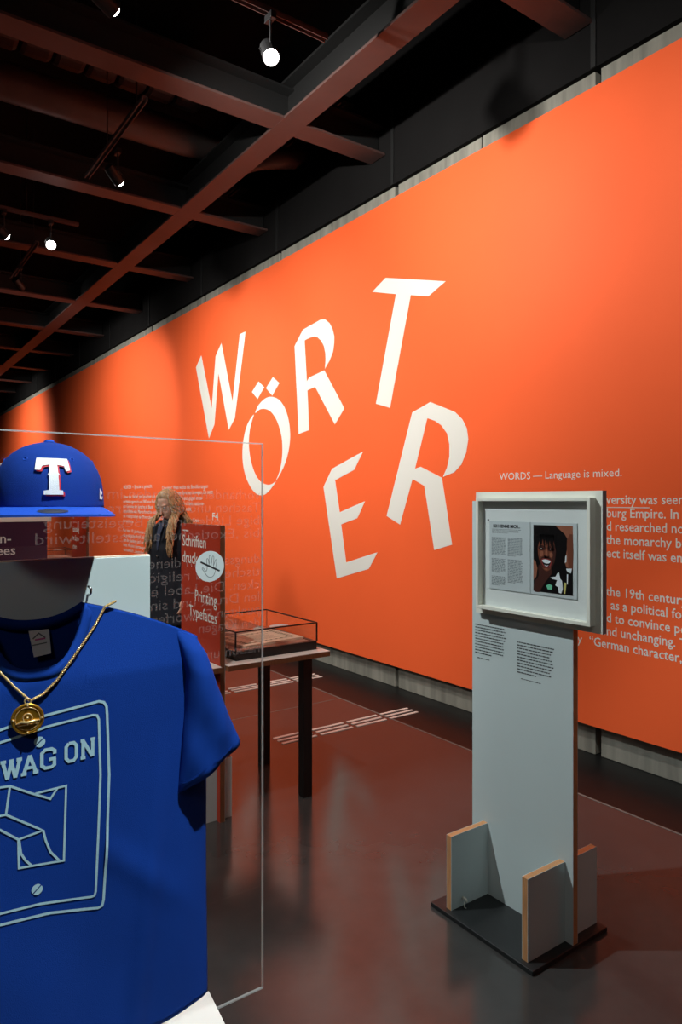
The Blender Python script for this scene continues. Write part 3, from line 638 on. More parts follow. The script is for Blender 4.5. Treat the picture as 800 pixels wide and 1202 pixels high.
# ---------------------------------------------------------------- the woman
def mesh_of(o):
    dg = bpy.context.evaluated_depsgraph_get(); return bpy.data.meshes.new_from_object(o.evaluated_get(dg))
def remesh(mb, name, m, parent, vox, smooth_it=2):
    o = mb.build(name, m, None)
    r = o.modifiers.new('r', 'REMESH'); r.mode = 'VOXEL'; r.voxel_size = vox
    s = o.modifiers.new('s', 'SMOOTH'); s.iterations = smooth_it; s.factor = .5
    me = mesh_of(o); old = o.data; o.modifiers.clear(); o.data = me; bpy.data.meshes.remove(old)
    for p in me.polygons: p.use_smooth = True
    o.parent = parent
    return o
def ell(c, rx, ry, n=20, tilt=0):
    return [(c[0]+rx*cos(2*pi*k/n), c[1]+ry*sin(2*pi*k/n), c[2]+tilt*sin(2*pi*k/n)) for k in range(n)]
def build_woman():
    rt = empty('person')
    tag(rt, 'woman with long wavy blond hair in a dark buttoned coat, looking down', 'person')
    b = MB()
    # legs, torso, neck
    for s in (-1, 1):
        b.tube([(s*.09, .0, .90), (s*.095, .005, .70), (s*.095, -.005, .48), (s*.095, .015, .30), (s*.095, .02, .09)], [.088, .078, .056, .052, .038], 16)
        b.tube([(s*.095, .03, .045), (s*.097, -.05, .035), (s*.10, -.13, .025)], [.036, .036, .024], 12)
    b.rings([ell((0, 0, .84), .12, .09), ell((0, 0, .92), .165, .11), ell((0, 0, 1.05), .125, .085), ell((0, -.01, 1.2), .145, .1), ell((0, 0, 1.33), .165, .09), ell((0, .005, 1.39), .12, .065), ell((0, .01, 1.42), .055, .05)])
    b.tube([(0, .01, 1.38), (0, -.005, 1.46), (0, -.02, 1.52)], [.055, .05, .052], 16)
    # head bowed forward: local frame turned and tipped
    Hm = Matrix.Translation((0, -.025, 1.56)) @ Matrix.Rotation(radians(2), 4, 'Z') @ Matrix.Rotation(radians(24), 4, 'X')
    hp = lambda x, y, z: Hm @ Vector((x, y, z))
    rs = []
    for (z, rx, ryf, ryb) in ((-.115, .022, .045, .0), (-.105, .036, .07, .02), (-.085, .05, .082, .045), (-.05, .062, .088, .07), (0, .071, .09, .088), (.04, .075, .088, .095), (.075, .068, .078, .088), (.1, .048, .055, .065), (.115, .02, .024, .03)):
        ring = []
        for k in range(24):
            a = 2*pi*k/24; y_ = -sin(a)*(ryf if sin(a) > 0 else ryb); ring.append(hp(rx*cos(a), y_, z))
        rs.append(ring)
    b.rings(rs)
    b.tube([hp(0, -.084, .02), hp(0, -.096, -.005), hp(0, -.108, -.028), hp(0, -.09, -.036)], [.008, .010, .013, .009], 10)
    b.tube([hp(-.022, -.084, -.062), hp(0, -.092, -.060), hp(.022, -.084, -.062)], [.004, .007, .004], 8)
    b.tube([hp(-.018, -.082, -.072), hp(0, -.089, -.072), hp(.018, -.082, -.072)], [.004, .007, .004], 8)
    for s in (-1, 1):
        b.tube([hp(s*.072, .005, .015), hp(s*.08, .012, 0), hp(s*.074, .005, -.03)], [.008, .012, .006], 8)
        b.tube([hp(s*.014, -.088, .03), hp(s*.035, -.086, .036), hp(s*.052, -.076, .03)], .005, 8)
    # arms, bent with the hands meeting in front
    HND = []
    for s in (-1, 1):
        sh = Vector((s*.165, .0, 1.35)); el = Vector((s*.225, .03, 1.08)); wr_ = Vector((s*.235, -.06, .84))
        b.tube([sh-Vector((s*.04, 0, 0)), sh, sh.lerp(el, .5), el, el.lerp(wr_, .5), wr_], [.05, .052, .043, .038, .035, .026], 14)
        HND.append((s, wr_, (wr_-el).normalized()))
    for s, wr_, d in HND:
        fw = Vector((0, -1, 0))
        b.tube([wr_, wr_+d*.03, wr_+d*.06, wr_+d*.09], [.026, .028, .030, .026], 12)
        for i, (o_, l_) in enumerate(((.026, .068), (.009, .078), (-.009, .072), (-.026, .056))):
            p0 = wr_+d*.08+fw*o_; p1 = p0+d*l_*.45+Vector((-s*.004, 0, 0)); p2 = p1+d*l_*.32+Vector((-s*.012, 0, 0)); p3 = p2+d*l_*.2+Vector((-s*.014, 0, 0))
            b.tube([p0, p1, p2, p3], [.0095, .009, .008, .0065], 8)
        t0 = wr_+d*.03+fw*.022; b.tube([t0, t0+d*.03+fw*.018, t0+d*.058+fw*.020], [.012, .0105, .008], 8)
    body = remesh(b, 'body', 'skin', rt, .007)
    # eyes (lowered lids)
    for s in (-1, 1):
        MB().sphere(hp(s*.032, -.079, .014), (.012, .008, .006), 10, 6).build('eye', 'eye_white', body)
        MB().sphere(hp(s*.032, -.086, .012), (.005, .003, .004), 8, 6).build('iris', 'iris', body)
    m = MB()
    m.tube([hp(-.02, -.0945, -.066), hp(0, -.099, -.066), hp(.02, -.0945, -.066)], [.003, .005, .003], 8)
    m.build('lips', 'lip', body, smooth=True)
    # coat
    c = MB()
    c.rings([ell((0, 0, .60), .235, .165, 28), ell((0, 0, .75), .225, .155, 28), ell((0, 0, .92), .205, .15, 28), ell((0, 0, 1.05), .18, .13, 28), ell((0, -.01, 1.2), .185, .135, 28), ell((0, 0, 1.32), .195, .12, 28), ell((0, .0, 1.385), .165, .09, 28), ell((0, .01, 1.43), .085, .07, 28), ell((0, .01, 1.46), .07, .062, 28)])
    for s in (-1, 1):
        sh = Vector((s*.165, .0, 1.35)); el = Vector((s*.225, .03, 1.08)); wr_ = Vector((s*.234, -.055, .86))
        c.tube([sh-Vector((s*.05, 0, 0)), sh, sh.lerp(el, .5)+Vector((s*.008, 0, 0)), el, el.lerp(wr_, .5), wr_], [.06, .07, .064, .058, .054, .05], 16)
        c.tube([(s*.03, -.07, 1.44), (s*.07, -.11, 1.37), (s*.05, -.142, 1.27)], [.016, .022, .01], 8)
    coat = remesh(c, 'coat', 'coat', rt, .012, 3)
    # shirt showing in the collar opening, buttons down the front
    m = MB(); m.rings([[(x_, y_-.003, z_) for x_, y_, z_ in L_] for L_ in ([(-.03, -.098, 1.42), (.03, -.098, 1.42), (.03, -.085, 1.42), (-.03, -.085, 1.42)], [(-.022, -.132, 1.33), (.022, -.132, 1.33), (.022, -.12, 1.33), (-.022, -.12, 1.33)], [(-.006, -.146, 1.2), (.006, -.146, 1.2), (.006, -.13, 1.2), (-.006, -.13, 1.2)])])
    m.build('blouse', 'shirt_under', rt)
    for i, z_ in enumerate((1.15, 1.09, .98, .90, .82, .74)):
        MB().lathe([(.011, -.002), (.011, .002), (.007, .004)], Matrix.Translation((0.0, -.148-(.004 if z_ < 1.0 else 0), z_)) @ Matrix.Rotation(pi/2, 4, 'X'), 10).build('button', 'steel', coat)
    # trousers and shoes
    m = MB()
    for s in (-1, 1): m.tube([(s*.09, 0, .9), (s*.1, .005, .65), (s*.1, 0, .4), (s*.1, .018, .09)], [.105, .095, .08, .072], 16)
    remesh(m, 'trousers', 'trousers', rt, .012)
    for s in (-1, 1):
        m = MB(); m.tube([(s*.098, .065, .05), (s*.098, .02, .055), (s*.1, -.06, .045), (s*.103, -.14, .033), (s*.104, -.175, .028)], [.04, .048, .046, .036, .022], 14)
        m.box(s*.1-.045, s*.1+.045, -.185, .10, 0, .018); remesh(m, 'shoe', 'shoe', rt, .008)
    # hair: cap plus many wavy locks
    h = MB()
    rs = []
    for (z, rx, ryf, ryb) in ((-.06, .082, .0, .098), (-.02, .086, .02, .106), (.02, .088, .045, .112), (.06, .087, .052, .112), (.09, .078, .066, .10), (.115, .058, .056, .078), (.132, .03, .034, .042)):
        ring = []
        for k in range(24):
            a = 2*pi*k/24; y_ = -sin(a)*(ryf if sin(a) > 0 else ryb); ring.append(hp(rx*cos(a), y_, z))
        rs.append(ring)
    h.rings(rs)
    rnd = random.Random(5)
    for i in range(150):
        a = rnd.uniform(-.42*pi, 1.42*pi)          # around the head; face side left open
        if -.42*pi <= a: pass
        ca, sa = cos(a), sin(a)
        front = -sa
        if sa < -.50: continue
        P0 = hp(.06*ca, .07*sa, .10); P1 = hp(.088*ca, .100*sa+.004, .03); P2 = hp(.095*ca, .105*sa, -.06)
        sx = 1 if ca > 0 else -1
        side = abs(ca)
        tz = rnd.uniform(1.14, 1.30)
        fy = -.13 if sa < .35 else .10
        if sa >= .35: fy = .11+rnd.uniform(0, .02)
        P3 = Vector((ca*.115+rnd.uniform(-.02, .02), (fy*.75+rnd.uniform(-.02, .01)), 1.42)); P4 = Vector((ca*.135+rnd.uniform(-.03, .03), fy+rnd.uniform(-.02, .02)*1, tz))
        P3.x = P3.x if abs(P3.x) > .07 or sa > .35 else sx*.075
        P4.x = P4.x if abs(P4.x) > .05 or sa > .35 else sx*.055
        if sa < .35: P4.y = min(P4.y, -.135)
        K = [P0, P1, P2, P3, P4]; pts = []; ph0 = rnd.uniform(0, 6.28)
        for j in range(20):
            t = j/19*4; q = min(3, int(t)); f = t-q
            p = K[q].lerp(K[q+1], f); wv = .019*min(1, j/7)*(1 if ca*0 == 0 else 1)
            p = p+Vector((cos(ph0+j*.95)*wv, sin(ph0+j*.95)*wv*.8, 0)); pts.append(p)
        h.tube(pts, [.011]*16+[.010, .008, .006, .003], 5)
    h.build('hair', 'hair', rt, smooth=True)
    return rt
woman = build_woman(); woman.location = (2.17, 5.47, .004); woman.rotation_euler.z = radians(-68)

# ---------------------------------------------------------------- shirt display case: plinth, back pane, board
dc = empty('display_case', (.25, 1.25, 0)); tag(dc, 'white plinth with back board and a large clear glass pane, showing the blue shirt', 'showcase')
PR = radians(-7)
MB().box(-.22, .661, .98, 1.442, 0, .50, PR*-1*-1, (.661, 1.442)).build('plinth', 'plinth_white', dc, bevel=.001)
MB().box(.05, .442, 1.212, 1.228, .50, 1.502).build('mount_board', 'board_blue_white', dc, bevel=.001)
MB().box(.05, .442, 1.2135, 1.2265, 1.502, 1.504).build('board_edge', 'paper', dc)
PX0, PX1, PY, PZ0, PZ1 = -.16, .7766, 1.40, .483, 1.732
pane = MB().box(PX0, PX1-.003, PY, PY+.005, PZ0+.003, PZ1-.0025).build('glass_pane', 'glass', dc)
pe = MB(); pe.box(PX1-.003, PX1, PY, PY+.005, PZ0, PZ1); pe.box(PX0, PX1-.003, PY, PY+.005, PZ0, PZ0+.003)
pe.box(PX0, PX1-.003, PY, PY+.005, PZ1-.0025, PZ1)
pe.build('pane_edge', 'edge_film', pane)
GT = ['vorhanden und landen im', 'Taschen und \u00fcber unsere', 'bige Lieder in die Begeisterung', 'bis \u201aExotische\u2018 ausgestellt wird', None, 'dungsst\u00fccken dienen immer', 'tische und religi\u00f6se Ar-', 'cken. Die Label entsteh-', 'len Druck und sind unt-', 'punkten Entworfen', 'den Kragen', None, 'nation und wird']
m = MB(); m.flat = True
for i, s_ in enumerate(GT):
    if s_:
        wd_ = None
        z_ = 1.604-i*.0290
        text(m, s_, .0315, lambda a, b: (.768-a, PY-.0006, z_+b), width=.0150*len(s_))
text(m, 'ch-', .0315, lambda a, b: (.335-a, PY-.0006, 1.375+b))
o = m.build('pane_text', 'film', pane); o['label'] = 'faint mirrored white text'; o['kind'] = 'stuff'
stx, stz, sr = .4605*1.398, 1.6-.0945*1.51, .0335
fs = lambda l: (lambda a, b: (stx+a*sr, PY-.001-.0001*l, stz-b*sr))
m = MB(); m.flat = True
m.use('stand_white'); poly(m, [(cos(2*pi*k/40), sin(2*pi*k/40)) for k in range(40)], fs(0))
m.use('ink_grey'); stroke(m, smooth_closed([(-.55, .12), (-.47, .08), (-.26, .30), (-.20, .05), (-.24, -.40), (-.19, -.52), (-.11, -.42), (-.05, -.10), (-.06, -.62), (.0, -.72), (.07, -.62), (.09, -.10), (.16, -.60), (.23, -.66), (.28, -.55), (.25, -.05), (.38, -.38), (.45, -.42), (.48, -.32), (.40, .10), (.36, .40), (.20, .66), (-.05, .70), (-.25, .55), (-.42, .30)], 3), .035, fs(1), closed=True)
for u_ in (-.05, .09, .25): stroke(m, [(u_, -.10), (u_+.005, .06)], .03, fs(1))
m.use('ink'); stroke(m, [(-.66, -.32), (.68, .33)], .11, fs(2))
m.build('hand_sticker', None, pane)['label'] = 'round white do-not-touch sticker with a crossed out hand'
# clear acrylic rod that carries the cap
m = MB(); m.tube([(.28, 1.236, 1.30), (.28, 1.236, 1.688)], .003, 10); m.box(.262, .298, 1.2285, 1.242, 1.30, 1.34)
m.build('cap_rod', 'hood_glass', dc)
for hx, hz in ((.333, 1.447), (.159, 1.447)):
    m = MB(); m.tube([(hx, 1.212, hz-.006), (hx, 1.20, hz-.006), (hx, 1.193, hz-.002), (hx, 1.191, hz+.006), (hx-.004, 1.196, hz+.010)], .0018, 8); m.build('hook', 'steel', dc, smooth=True)

# ---------------------------------------------------------------- blue T-shirt
SC, SW, YB = .2455, .300, 1.206           # centre, half width, back plane
def topz(dx):
    a = abs(dx)
    if a < .075: return 1.334+.096*(a/.075)**3.2
    if a < .276: 
        t = (a-.075)/.201; return 1.430-.052*t-.025*t**2.2
    t = (a-.276)/.024; return 1.353-.17*t
def topz_back(dx):
    a = abs(dx)
    if a < .075: return 1.407+.023*(a/.075)**2.2
    return topz(dx)
def hem(dx): return .688+.003*sin(dx*24)
def front_y(X, z):
    dx = X-SC; a = min(1, abs(dx)/SW)
    d = .034*(1-a**4)**.6
    sag = max(0, min(1, (1.43-z)/.12)); d = d*(.35+.65*sag)+.004
    wr = .005*sin(z*9+dx*22+1.2)*min(1, max(0, (1.15-z)/.3))+.0022*sin(dx*60-z*7)*min(1, max(0, (1.0-z)/.25))
    fold = .011*math.exp(-((dx-.155-.10*(z-.7))/.018)**2)*min(1, max(0, (1.2-z)/.4))
    fold += .006*math.exp(-((dx+.20+.12*(z-.9))/.02)**2)*min(1, max(0, (1.15-z)/.4))
    pull = .004*math.exp(-((z-.86-.9*(.28-dx))/.03)**2)*(1 if dx > .1 else 0)*min(1, max(0, (.28-dx)/.1))
    return YB-d-wr*.7-fold-pull
ts = empty('t_shirt', (SC, 1.19, 1.43)); tag(ts, 'royal blue T-shirt with a light switch drawing and the words SWAG ON', 'shirt')
def shirt_grid(nx, nz, yfn, tf, side):
    m = MB(); vs = []
    us = [math.sin(pi/2*(-1+2*i/nx)) for i in range(nx+1)]
    us = sorted(set([round(-1+2*i/nx, 4) for i in range(nx+1)]+[.25, -.25, .92, -.92, .985, -.985, .245, -.245]))
    for u in us:
        dx = u*SW; z1 = tf(dx); z0 = hem(dx)
        for j in range(nz+1):
            z = z0+(z1-z0)*(1-(1-j/nz)**1.15); vs.append((SC+dx, yfn(SC+dx, z), z))
    n = nz+1
    fs = [(i*n+j, (i+1)*n+j, (i+1)*n+j+1, i*n+j+1) for i in range(len(us)-1) for j in range(nz)]
    m.add(vs, fs); m.flat = False
    return m
ft = shirt_grid(90, 90, front_y, topz, 1).build('shirt_front', 'shirt', ts, smooth=True)
s_ = ft.modifiers.new('s', 'SOLIDIFY'); s_.thickness = .0016; s_.offset = 0
back_y = lambda X, z: YB+.0005-(.002 if z < 1.38 else 0)
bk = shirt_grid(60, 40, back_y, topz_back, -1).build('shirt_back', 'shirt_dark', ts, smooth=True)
# collar rib (front) following the neckline
m = MB(); nn = 48
rr = []
for i in range(nn+1):
    dx = -.0755+.151*i/nn; z = topz(dx); sl_ = (topz(dx+.001)-topz(dx-.001))/.002
    nx_, nz_ = sl_, -1; L_ = math.hypot(nx_, nz_); nx_ /= L_; nz_ /= L_
    wd_ = .017
    X_, Z_ = SC+dx+nx_*wd_*1.0, z+nz_*wd_
    fy0 = front_y(SC+dx, z); fy1 = front_y(X_, Z_)
    rr.append([(SC+dx, fy0-.0022, z+.001), (SC+dx+nx_*wd_*.5, (fy0+fy1)/2-.0032, z+nz_*wd_*.5), (X_, fy1-.0018, Z_), (X_, fy1+.0005, Z_), (SC+dx, fy0+.001, z+.001)])
m.rings(rr); m.build('collar', 'shirt', ts, smooth=True)
m = MB(); rr = []
for i in range(nn+1):
    dx = -.0755+.151*i/nn; z = topz_back(dx); rr.append([(SC+dx, YB-.005, z+.001), (SC+dx, YB-.005, z-.016), (SC+dx, YB-.002, z-.016), (SC+dx, YB-.002, z+.001)])
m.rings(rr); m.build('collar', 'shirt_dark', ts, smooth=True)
# inner neck seam and tag
m = MB(); m.add([(.237, YB-.0065, 1.391), (.268, YB-.0065, 1.391), (.270, YB-.0125, 1.352), (.244, YB-.0125, 1.349), (.237, YB-.0055, 1.391), (.268, YB-.0055, 1.391), (.270, YB-.0115, 1.352), (.244, YB-.0115, 1.349)], [(0, 1, 2, 3), (4, 7, 6, 5), (0, 4, 5, 1), (1, 5, 6, 2), (2, 6, 7, 3), (3, 7, 4, 0)])
tgo = m.build('neck_tag', 'tag_white', ts)
m = MB(); m.flat = True
ftg = lambda a, b: (.240+a, YB-.0068-(1.391-b)*.154, b)
m.use('ink_grey'); stroke(m, [(.003, 1.378), (.012, 1.386), (.022, 1.378)], .002, ftg); stroke(m, [(.002, 1.368), (.024, 1.370)], .0015, ftg); m.use('pink'); stroke(m, [(.006, 1.376), (.022, 1.377)], .0025, ftg)
m.build('tag_print', None, tgo)
# sleeves: flattened tubes hanging from the shoulders
def sleeve(sg):
    secs = [((.476, 1.3745), (.5165, 1.354), .003), ((.487, 1.335), (.534, 1.322), .020), ((.496, 1.290), (.5465, 1.280), .026), ((.494, 1.225), (.566, 1.226), .030), ((.488, 1.155), (.582, 1.190), .030), ((.4815, 1.083), (.5975, 1.152), .026)]
    m = MB(); rr = []; N = 28
    S = []
    for a in range(len(secs)-1):
        for k in range(5):
            t = k/5; A = secs[a]; B = secs[a+1]
            S.append(tuple((A[0][i]*(1-t)+B[0][i]*t) for i in (0, 1))+tuple((A[1][i]*(1-t)+B[1][i]*t) for i in (0, 1))+(A[2]*(1-t)+B[2]*t,))
    A = secs[-1]; S.append(A[0]+A[1]+(A[2],))
    for idx, (ax, az, bx, bz, th) in enumerate(S):
        ring = []; t = idx/len(S)
        for k in range(N):
            an = 2*pi*k/N; c_, s2 = cos(an), sin(an)
            x_ = (ax+bx)/2+(bx-ax)/2*c_; z_ = (az+bz)/2+(bz-az)/2*c_
            y_ = 1.172+.017*max(0, 1-t/.35)-th*s2*abs(s2)**.1*.9+.0035*sin(x_*70+z_*45)*t+.0025*sin(x_*130-z_*30)*t
            if s2 < 0: z_ -= .022*t*t*abs(s2); x_ -= .004*t
            ring.append((SC+sg*(x_-SC), y_, z_))
        rr.append(ring)
    m.rings(rr, cap=False)
    o = m.build('sleeve', 'shirt', ts, smooth=True); q = o.modifiers.new('s', 'SOLIDIFY'); q.thickness = .0018; q.offset = 0
    h = MB(); hr = []
    for (t0) in (-9, -8.2):
        pass
    # hem stitching line
    def at(tt):
        ax, az, bx, bz, th = S[-1]; ax0, az0, bx0, bz0, th0 = S[-6]
        ring = []
        for k in range(15):
            an = pi*(k+.0)/14; c_, s2 = cos(an), sin(an)
            x_ = ((ax+bx)/2+(bx-ax)/2*c_)*(1-tt)+((ax0+bx0)/2+(bx0-ax0)/2*c_)*tt; z_ = ((az+bz)/2+(bz-az)/2*c_)*(1-tt)+((az0+bz0)/2+(bz0-az0)/2*c_)*tt
            ring.append((SC+sg*(x_-SC), 1.172-(th*(1-tt)+th0*tt)*s2*.9-.0018, z_))
        return ring
    h.tube(at(.22), .0007, 5); h.tube(at(.26), .0005, 5); h.build('hem_seam', 'shirt_dark', o)
sleeve(1); sleeve(-1)
# printed drawing on the chest
LAY = [0]
fp = lambda X, z: (X, front_y(X, z)-.0019-LAY[0]*.000015, z)
m = MB(); m.flat = True
def mir(pts, dz=0): return [(2*SC-x, z+dz) for x, z in pts]
outer = [(.1897,1.2499),(.2124,1.2543),(.2581,1.2608),(.3384,1.2691),(.3466,1.2661),(.3509,1.2586),(.3519,1.245),(.3553,1.1435),(.3516,1.0436),(.3466,.9377),(.3443,.9285),(.3377,.9267),(.2627,.9449),(.1897,.953)]
inner = [(.1897,1.2307),(.2168,1.2347),(.2581,1.2425),(.3286,1.2482),(.3358,1.2462),(.3384,1.2391),(.341,1.1467),(.3374,1.0475),(.3338,.9553),(.3318,.9493),(.327,.9489),(.2476,.9644),(.1897,.97)]
leftO = [(.153, .956), (.144, .963), (.138, .975), (.136, 1.10), (.138, 1.22), (.142, 1.235), (.152, 1.243)]
leftI = [(.165, .973), (.157, .977), (.153, .987), (.151, 1.10), (.153, 1.21), (.156, 1.221), (.164, 1.226)]
stroke(m, outer+leftO, .0042, fp, closed=True, sub=6); stroke(m, inner+leftI, .0038, fp, closed=True, sub=6)
for L_ in ([(.173,1.1638),(.1897,1.1622),(.2039,1.161),(.2343,1.1427),(.2627,1.1268),(.2733,1.1412)], [(.2402,1.1406),(.2866,1.142),(.2835,1.022),(.2168,1.0305),(.2159,1.0752),(.2521,1.0793),(.1982,1.1183),(.173,1.1194)],
           [(.2039,1.161),(.1982,1.1183)], [(.173,1.1118),(.2159,1.0752)], [(.2168,1.075),(.2197,1.0522),(.2260,1.040),(.2343,1.0295)], [(.2521,1.0793),(.2560,1.062),(.2630,1.042),(.2764,1.0242)], [(.173, 1.1638), (.173, 1.1118)]):
    LAY[0] += 1; stroke(m, L_, .0034, fp, sub=5)
for (cx_, cz_) in ((.2467, 1.2205), (.2431, .9887)):
    for sgn in (1, -1):      # slotted screw head: two half discs
        a0 = radians(40); P_ = [(cx_+.0078*cos(a0+pi*k/12*sgn)-.0009*sin(a0)*sgn, cz_+.0078*sin(a0+pi*k/12*sgn)+.0009*cos(a0)*sgn) for k in range(13)]
        poly(m, P_, fp)
# block serif capitals made of bars, in unit boxes
GL = dict(
 S=[[(.9,.72),(.9,.88),(.7,.97),(.3,.97),(.1,.85),(.1,.65),(.3,.53),(.7,.47),(.9,.35),(.9,.15),(.7,.03),(.3,.03),(.1,.12),(.1,.28)]],
 W=[[(0.08,.95),(.30,.03)],[(.30,.03),(.5,.9)],[(.5,.9),(.70,.03)],[(.70,.03),(.92,.95)],[(-.04,.96),(.24,.96)],[(.38,.96),(.62,.96)],[(.76,.96),(1.04,.96)]],
 A=[[(.12,.04),(.5,.98)],[(.5,.98),(.88,.04)],[(.25,.33),(.75,.33)],[(-.04,.04),(.30,.04)],[(.70,.04),(1.04,.04)]],
 G=[[(.92,.68),(.92,.85),(.72,.97),(.3,.97),(.08,.82),(.08,.18),(.3,.03),(.7,.03),(.9,.12),(.9,.44)],[(.55,.44),(1.0,.44)]],
 O=[[(.3,.97),(.7,.97),(.92,.8),(.92,.2),(.7,.03),(.3,.03),(.08,.2),(.08,.8),(.3,.97)]],
 N=[[(.15,.04),(.15,.96)],[(.15,.96),(.82,.04)],[(.84,.04),(.84,.96)],[(-.02,.96),(.26,.96)],[(-.02,.04),(.32,.04)],[(.68,.96),(1.02,.96)]])
for (ch, x0, x1, z0_, ht) in (('S', .1640, .1875, 1.170, .029), ('W', .1915, .2200, 1.1715, .029), ('A', .2205, .2440, 1.1735, .0295), ('G', .2480, .2710, 1.1765, .0305), ('O', .2850, .3040, 1.1795, .0305), ('N', .3095, .3320, 1.1800, .0305)):
    for L_ in GL[ch]: LAY[0] += 1; stroke(m, [(x0+(x1-x0)*a, z0_+ht*b) for a, b in L_], .0052, fp, sub=2)
m.build('switch_print', 'shirt_print', ft)['label'] = 'pale blue print of a wall switch with SWAG ON'

# ---------------------------------------------------------------- gold necklace
nk = empty('necklace', (.2275, 1.14, 1.25)); tag(nk, 'gold rope chain necklace with a round gold medallion on the blue shirt', 'necklace')
R = [(.375,1.428),(.366,1.412),(.3529,1.3985),(.3364,1.3755),(.3161,1.3550),(.2949,1.3360),(.2729,1.3150),(.2538,1.2980),(.2352,1.2870)]
R = [(.372,1.430),(.3529,1.4215),(.3364,1.3940),(.3161,1.3676),(.2949,1.3416),(.2729,1.3150),(.2520,1.2960),(.2320,1.2880)]
Lf = [(.2320,1.2880),(.2109,1.3113),(.1873,1.3407),(.165,1.372),(.147,1.40),(.133,1.424),(.118,1.430)]
def chain(pts, nm):
    P = []
    for (x, z) in pts:
        inside = abs(x-SC) < .075 and z > topz(x-SC)
        P.append(Vector((x, (front_y(x, min(z, topz(x-SC)-.005)) if not inside else front_y(x, topz(x-SC)-.005))-.0045, z)))
    D = []; 
    for a, b in zip(P, P[1:]):
        n_ = max(1, int((b-a).length/.0008))
        for k in range(n_): D.append(a.lerp(b, k/n_))
    D.append(P[-1])
    m = MB(); 
    for phs in (0, pi):
        S_ = []
        for i, p in enumerate(D):
            d = (D[min(i+2, len(D)-1)]-D[max(i-2, 0)]).normalized(); u = Vector((0, 1, 0)); v = d.cross(u).normalized()
            a = i*.85+phs; S_.append(p+(u*cos(a)+v*sin(a))*.0013)
        m.tube(S_, .0012, 5)
    m.build('chain', 'gold_link', nk, smooth=True)
chain(R, 'r'); chain(Lf, 'l')
my = front_y(.2275, 1.262)-.010
MM = Matrix.Translation((.2275, my, 1.2625)) @ Matrix.Rotation(radians(-12), 4, 'Z') @ Matrix.Rotation(pi/2, 4, 'X')
m = MB().lathe([(.0225, -.0022), (.0238, -.001), (.0238, .0012), (.0225, .0022), (.0205, .0022), (.0198, .0010), (.0040, .0006)], MM, 48)
md = m.build('medallion', 'gold', nk, smooth=False)
m = MB()
for k in range(4):
    a = pi/4+k*pi/2; m.sphere(MM @ Vector((.0205*cos(k*pi/2), .0205*sin(k*pi/2), .003)), (.0016,)*3, 8, 6)
m.tube([MM @ Vector((.0065*cos(a), .0065*sin(a)+.002, .003)) for a in [k*pi/8 for k in range(16)]], .0010, 6, closed=True)
m.sphere(MM @ Vector((0, .002, .003)), .0022, 10, 6)
m.tube([MM @ Vector((-.017, -.007, .002)), MM @ Vector((-.008, -.0035, .004)), MM @ Vector((0, -.005, .0045)), MM @ Vector((.008, -.0035, .004)), MM @ Vector((.017, -.003, .002))], [.001, .002, .0026, .002, .001], 8)
m.tube([MM @ Vector((-.014, -.010, .002)), MM @ Vector((0, -.0085, .003)), MM @ Vector((.014, -.008, .002))], .0008, 6)
m.tube([MM @ Vector((.0175*cos(a), .0175*sin(a), .0014)) for a in [k*pi/16 for k in range(32)]], .0006, 5, closed=True)
m.build('relief', 'gold_link', md, smooth=True)
bl_ = MB(); bl_.tube([MM @ Vector((.0045*cos(a), .027+.0045*sin(a), 0)) for a in [k*pi/6 for k in range(12)]], .0013, 6, closed=True)
bl_.tube([MM @ Vector((0, .0225, 0)), MM @ Vector((0, .0240, 0))], .003, 8)
bl_.build('bail', 'gold_link', nk, smooth=True)

# ---------------------------------------------------------------- blue cap
cp_ = empty('baseball_cap'); tag(cp_, 'royal blue flat-brim baseball cap with a white and red letter T, held above the board', 'cap')
CH = .112; RX, RF, RBk = .088, .097, .094
def crown(th, z, off=0):
    zn = min(1, max(0, z/CH)); r = (1-zn**3.0)**.5
    # th = 0 faces forward (-y)
    f = cos(th); s = sin(th)
    ry = RF if f > 0 else RBk
    fl = 1+.03*max(0, f)*(1-zn)
    seam = 1-.006*max(0, 1-abs(((th/(pi/3)+.0) % 1)-.0)*14)*(1 if zn < .97 else 0)-.006*max(0, 1-abs(((th/(pi/3)) % 1)-1)*14)
    return Vector((s*(RX*r*seam*(1-.10*zn*.3)+off), -f*(ry*r*fl*seam+off), z))
m = MB(); rr = []; NZ = 26
for j in range(NZ+1):
    z = CH*math.sin(pi/2*j/NZ) if j < NZ else CH*.9999
    rr.append([crown(2*pi*k/96, z) for k in range(96)])
m.rings(rr, cap=False)
cr = m.build('crown', 'cap_blue', cp_, smooth=True); q = cr.modifiers.new('s', 'SOLIDIFY'); q.thickness = .002; q.offset = -1
m = MB(); m.lathe([(.009, 0), (.0085, .003), (.005, .0055), (.001, .006)], Matrix.Translation((0, 0, CH-.001)), 16); m.build('top_button', 'cap_brim', cp_, smooth=True)
for k in range(6):
    a = pi/6+k*pi/3; p = crown(a, .080, .0005); q_ = Vector((sin(a), -cos(a), .5)).normalized().to_track_quat('Z', 'Y').to_matrix().to_4x4()
    e2 = MB(); MM2 = Matrix.Translation(p) @ q_; e2.tube([MM2 @ Vector((.003*cos(t), .003*sin(t), 0)) for t in [i*pi/5 for i in range(10)]], .0008, 5, closed=True); e2.build('eyelet', 'cap_brim', cp_)
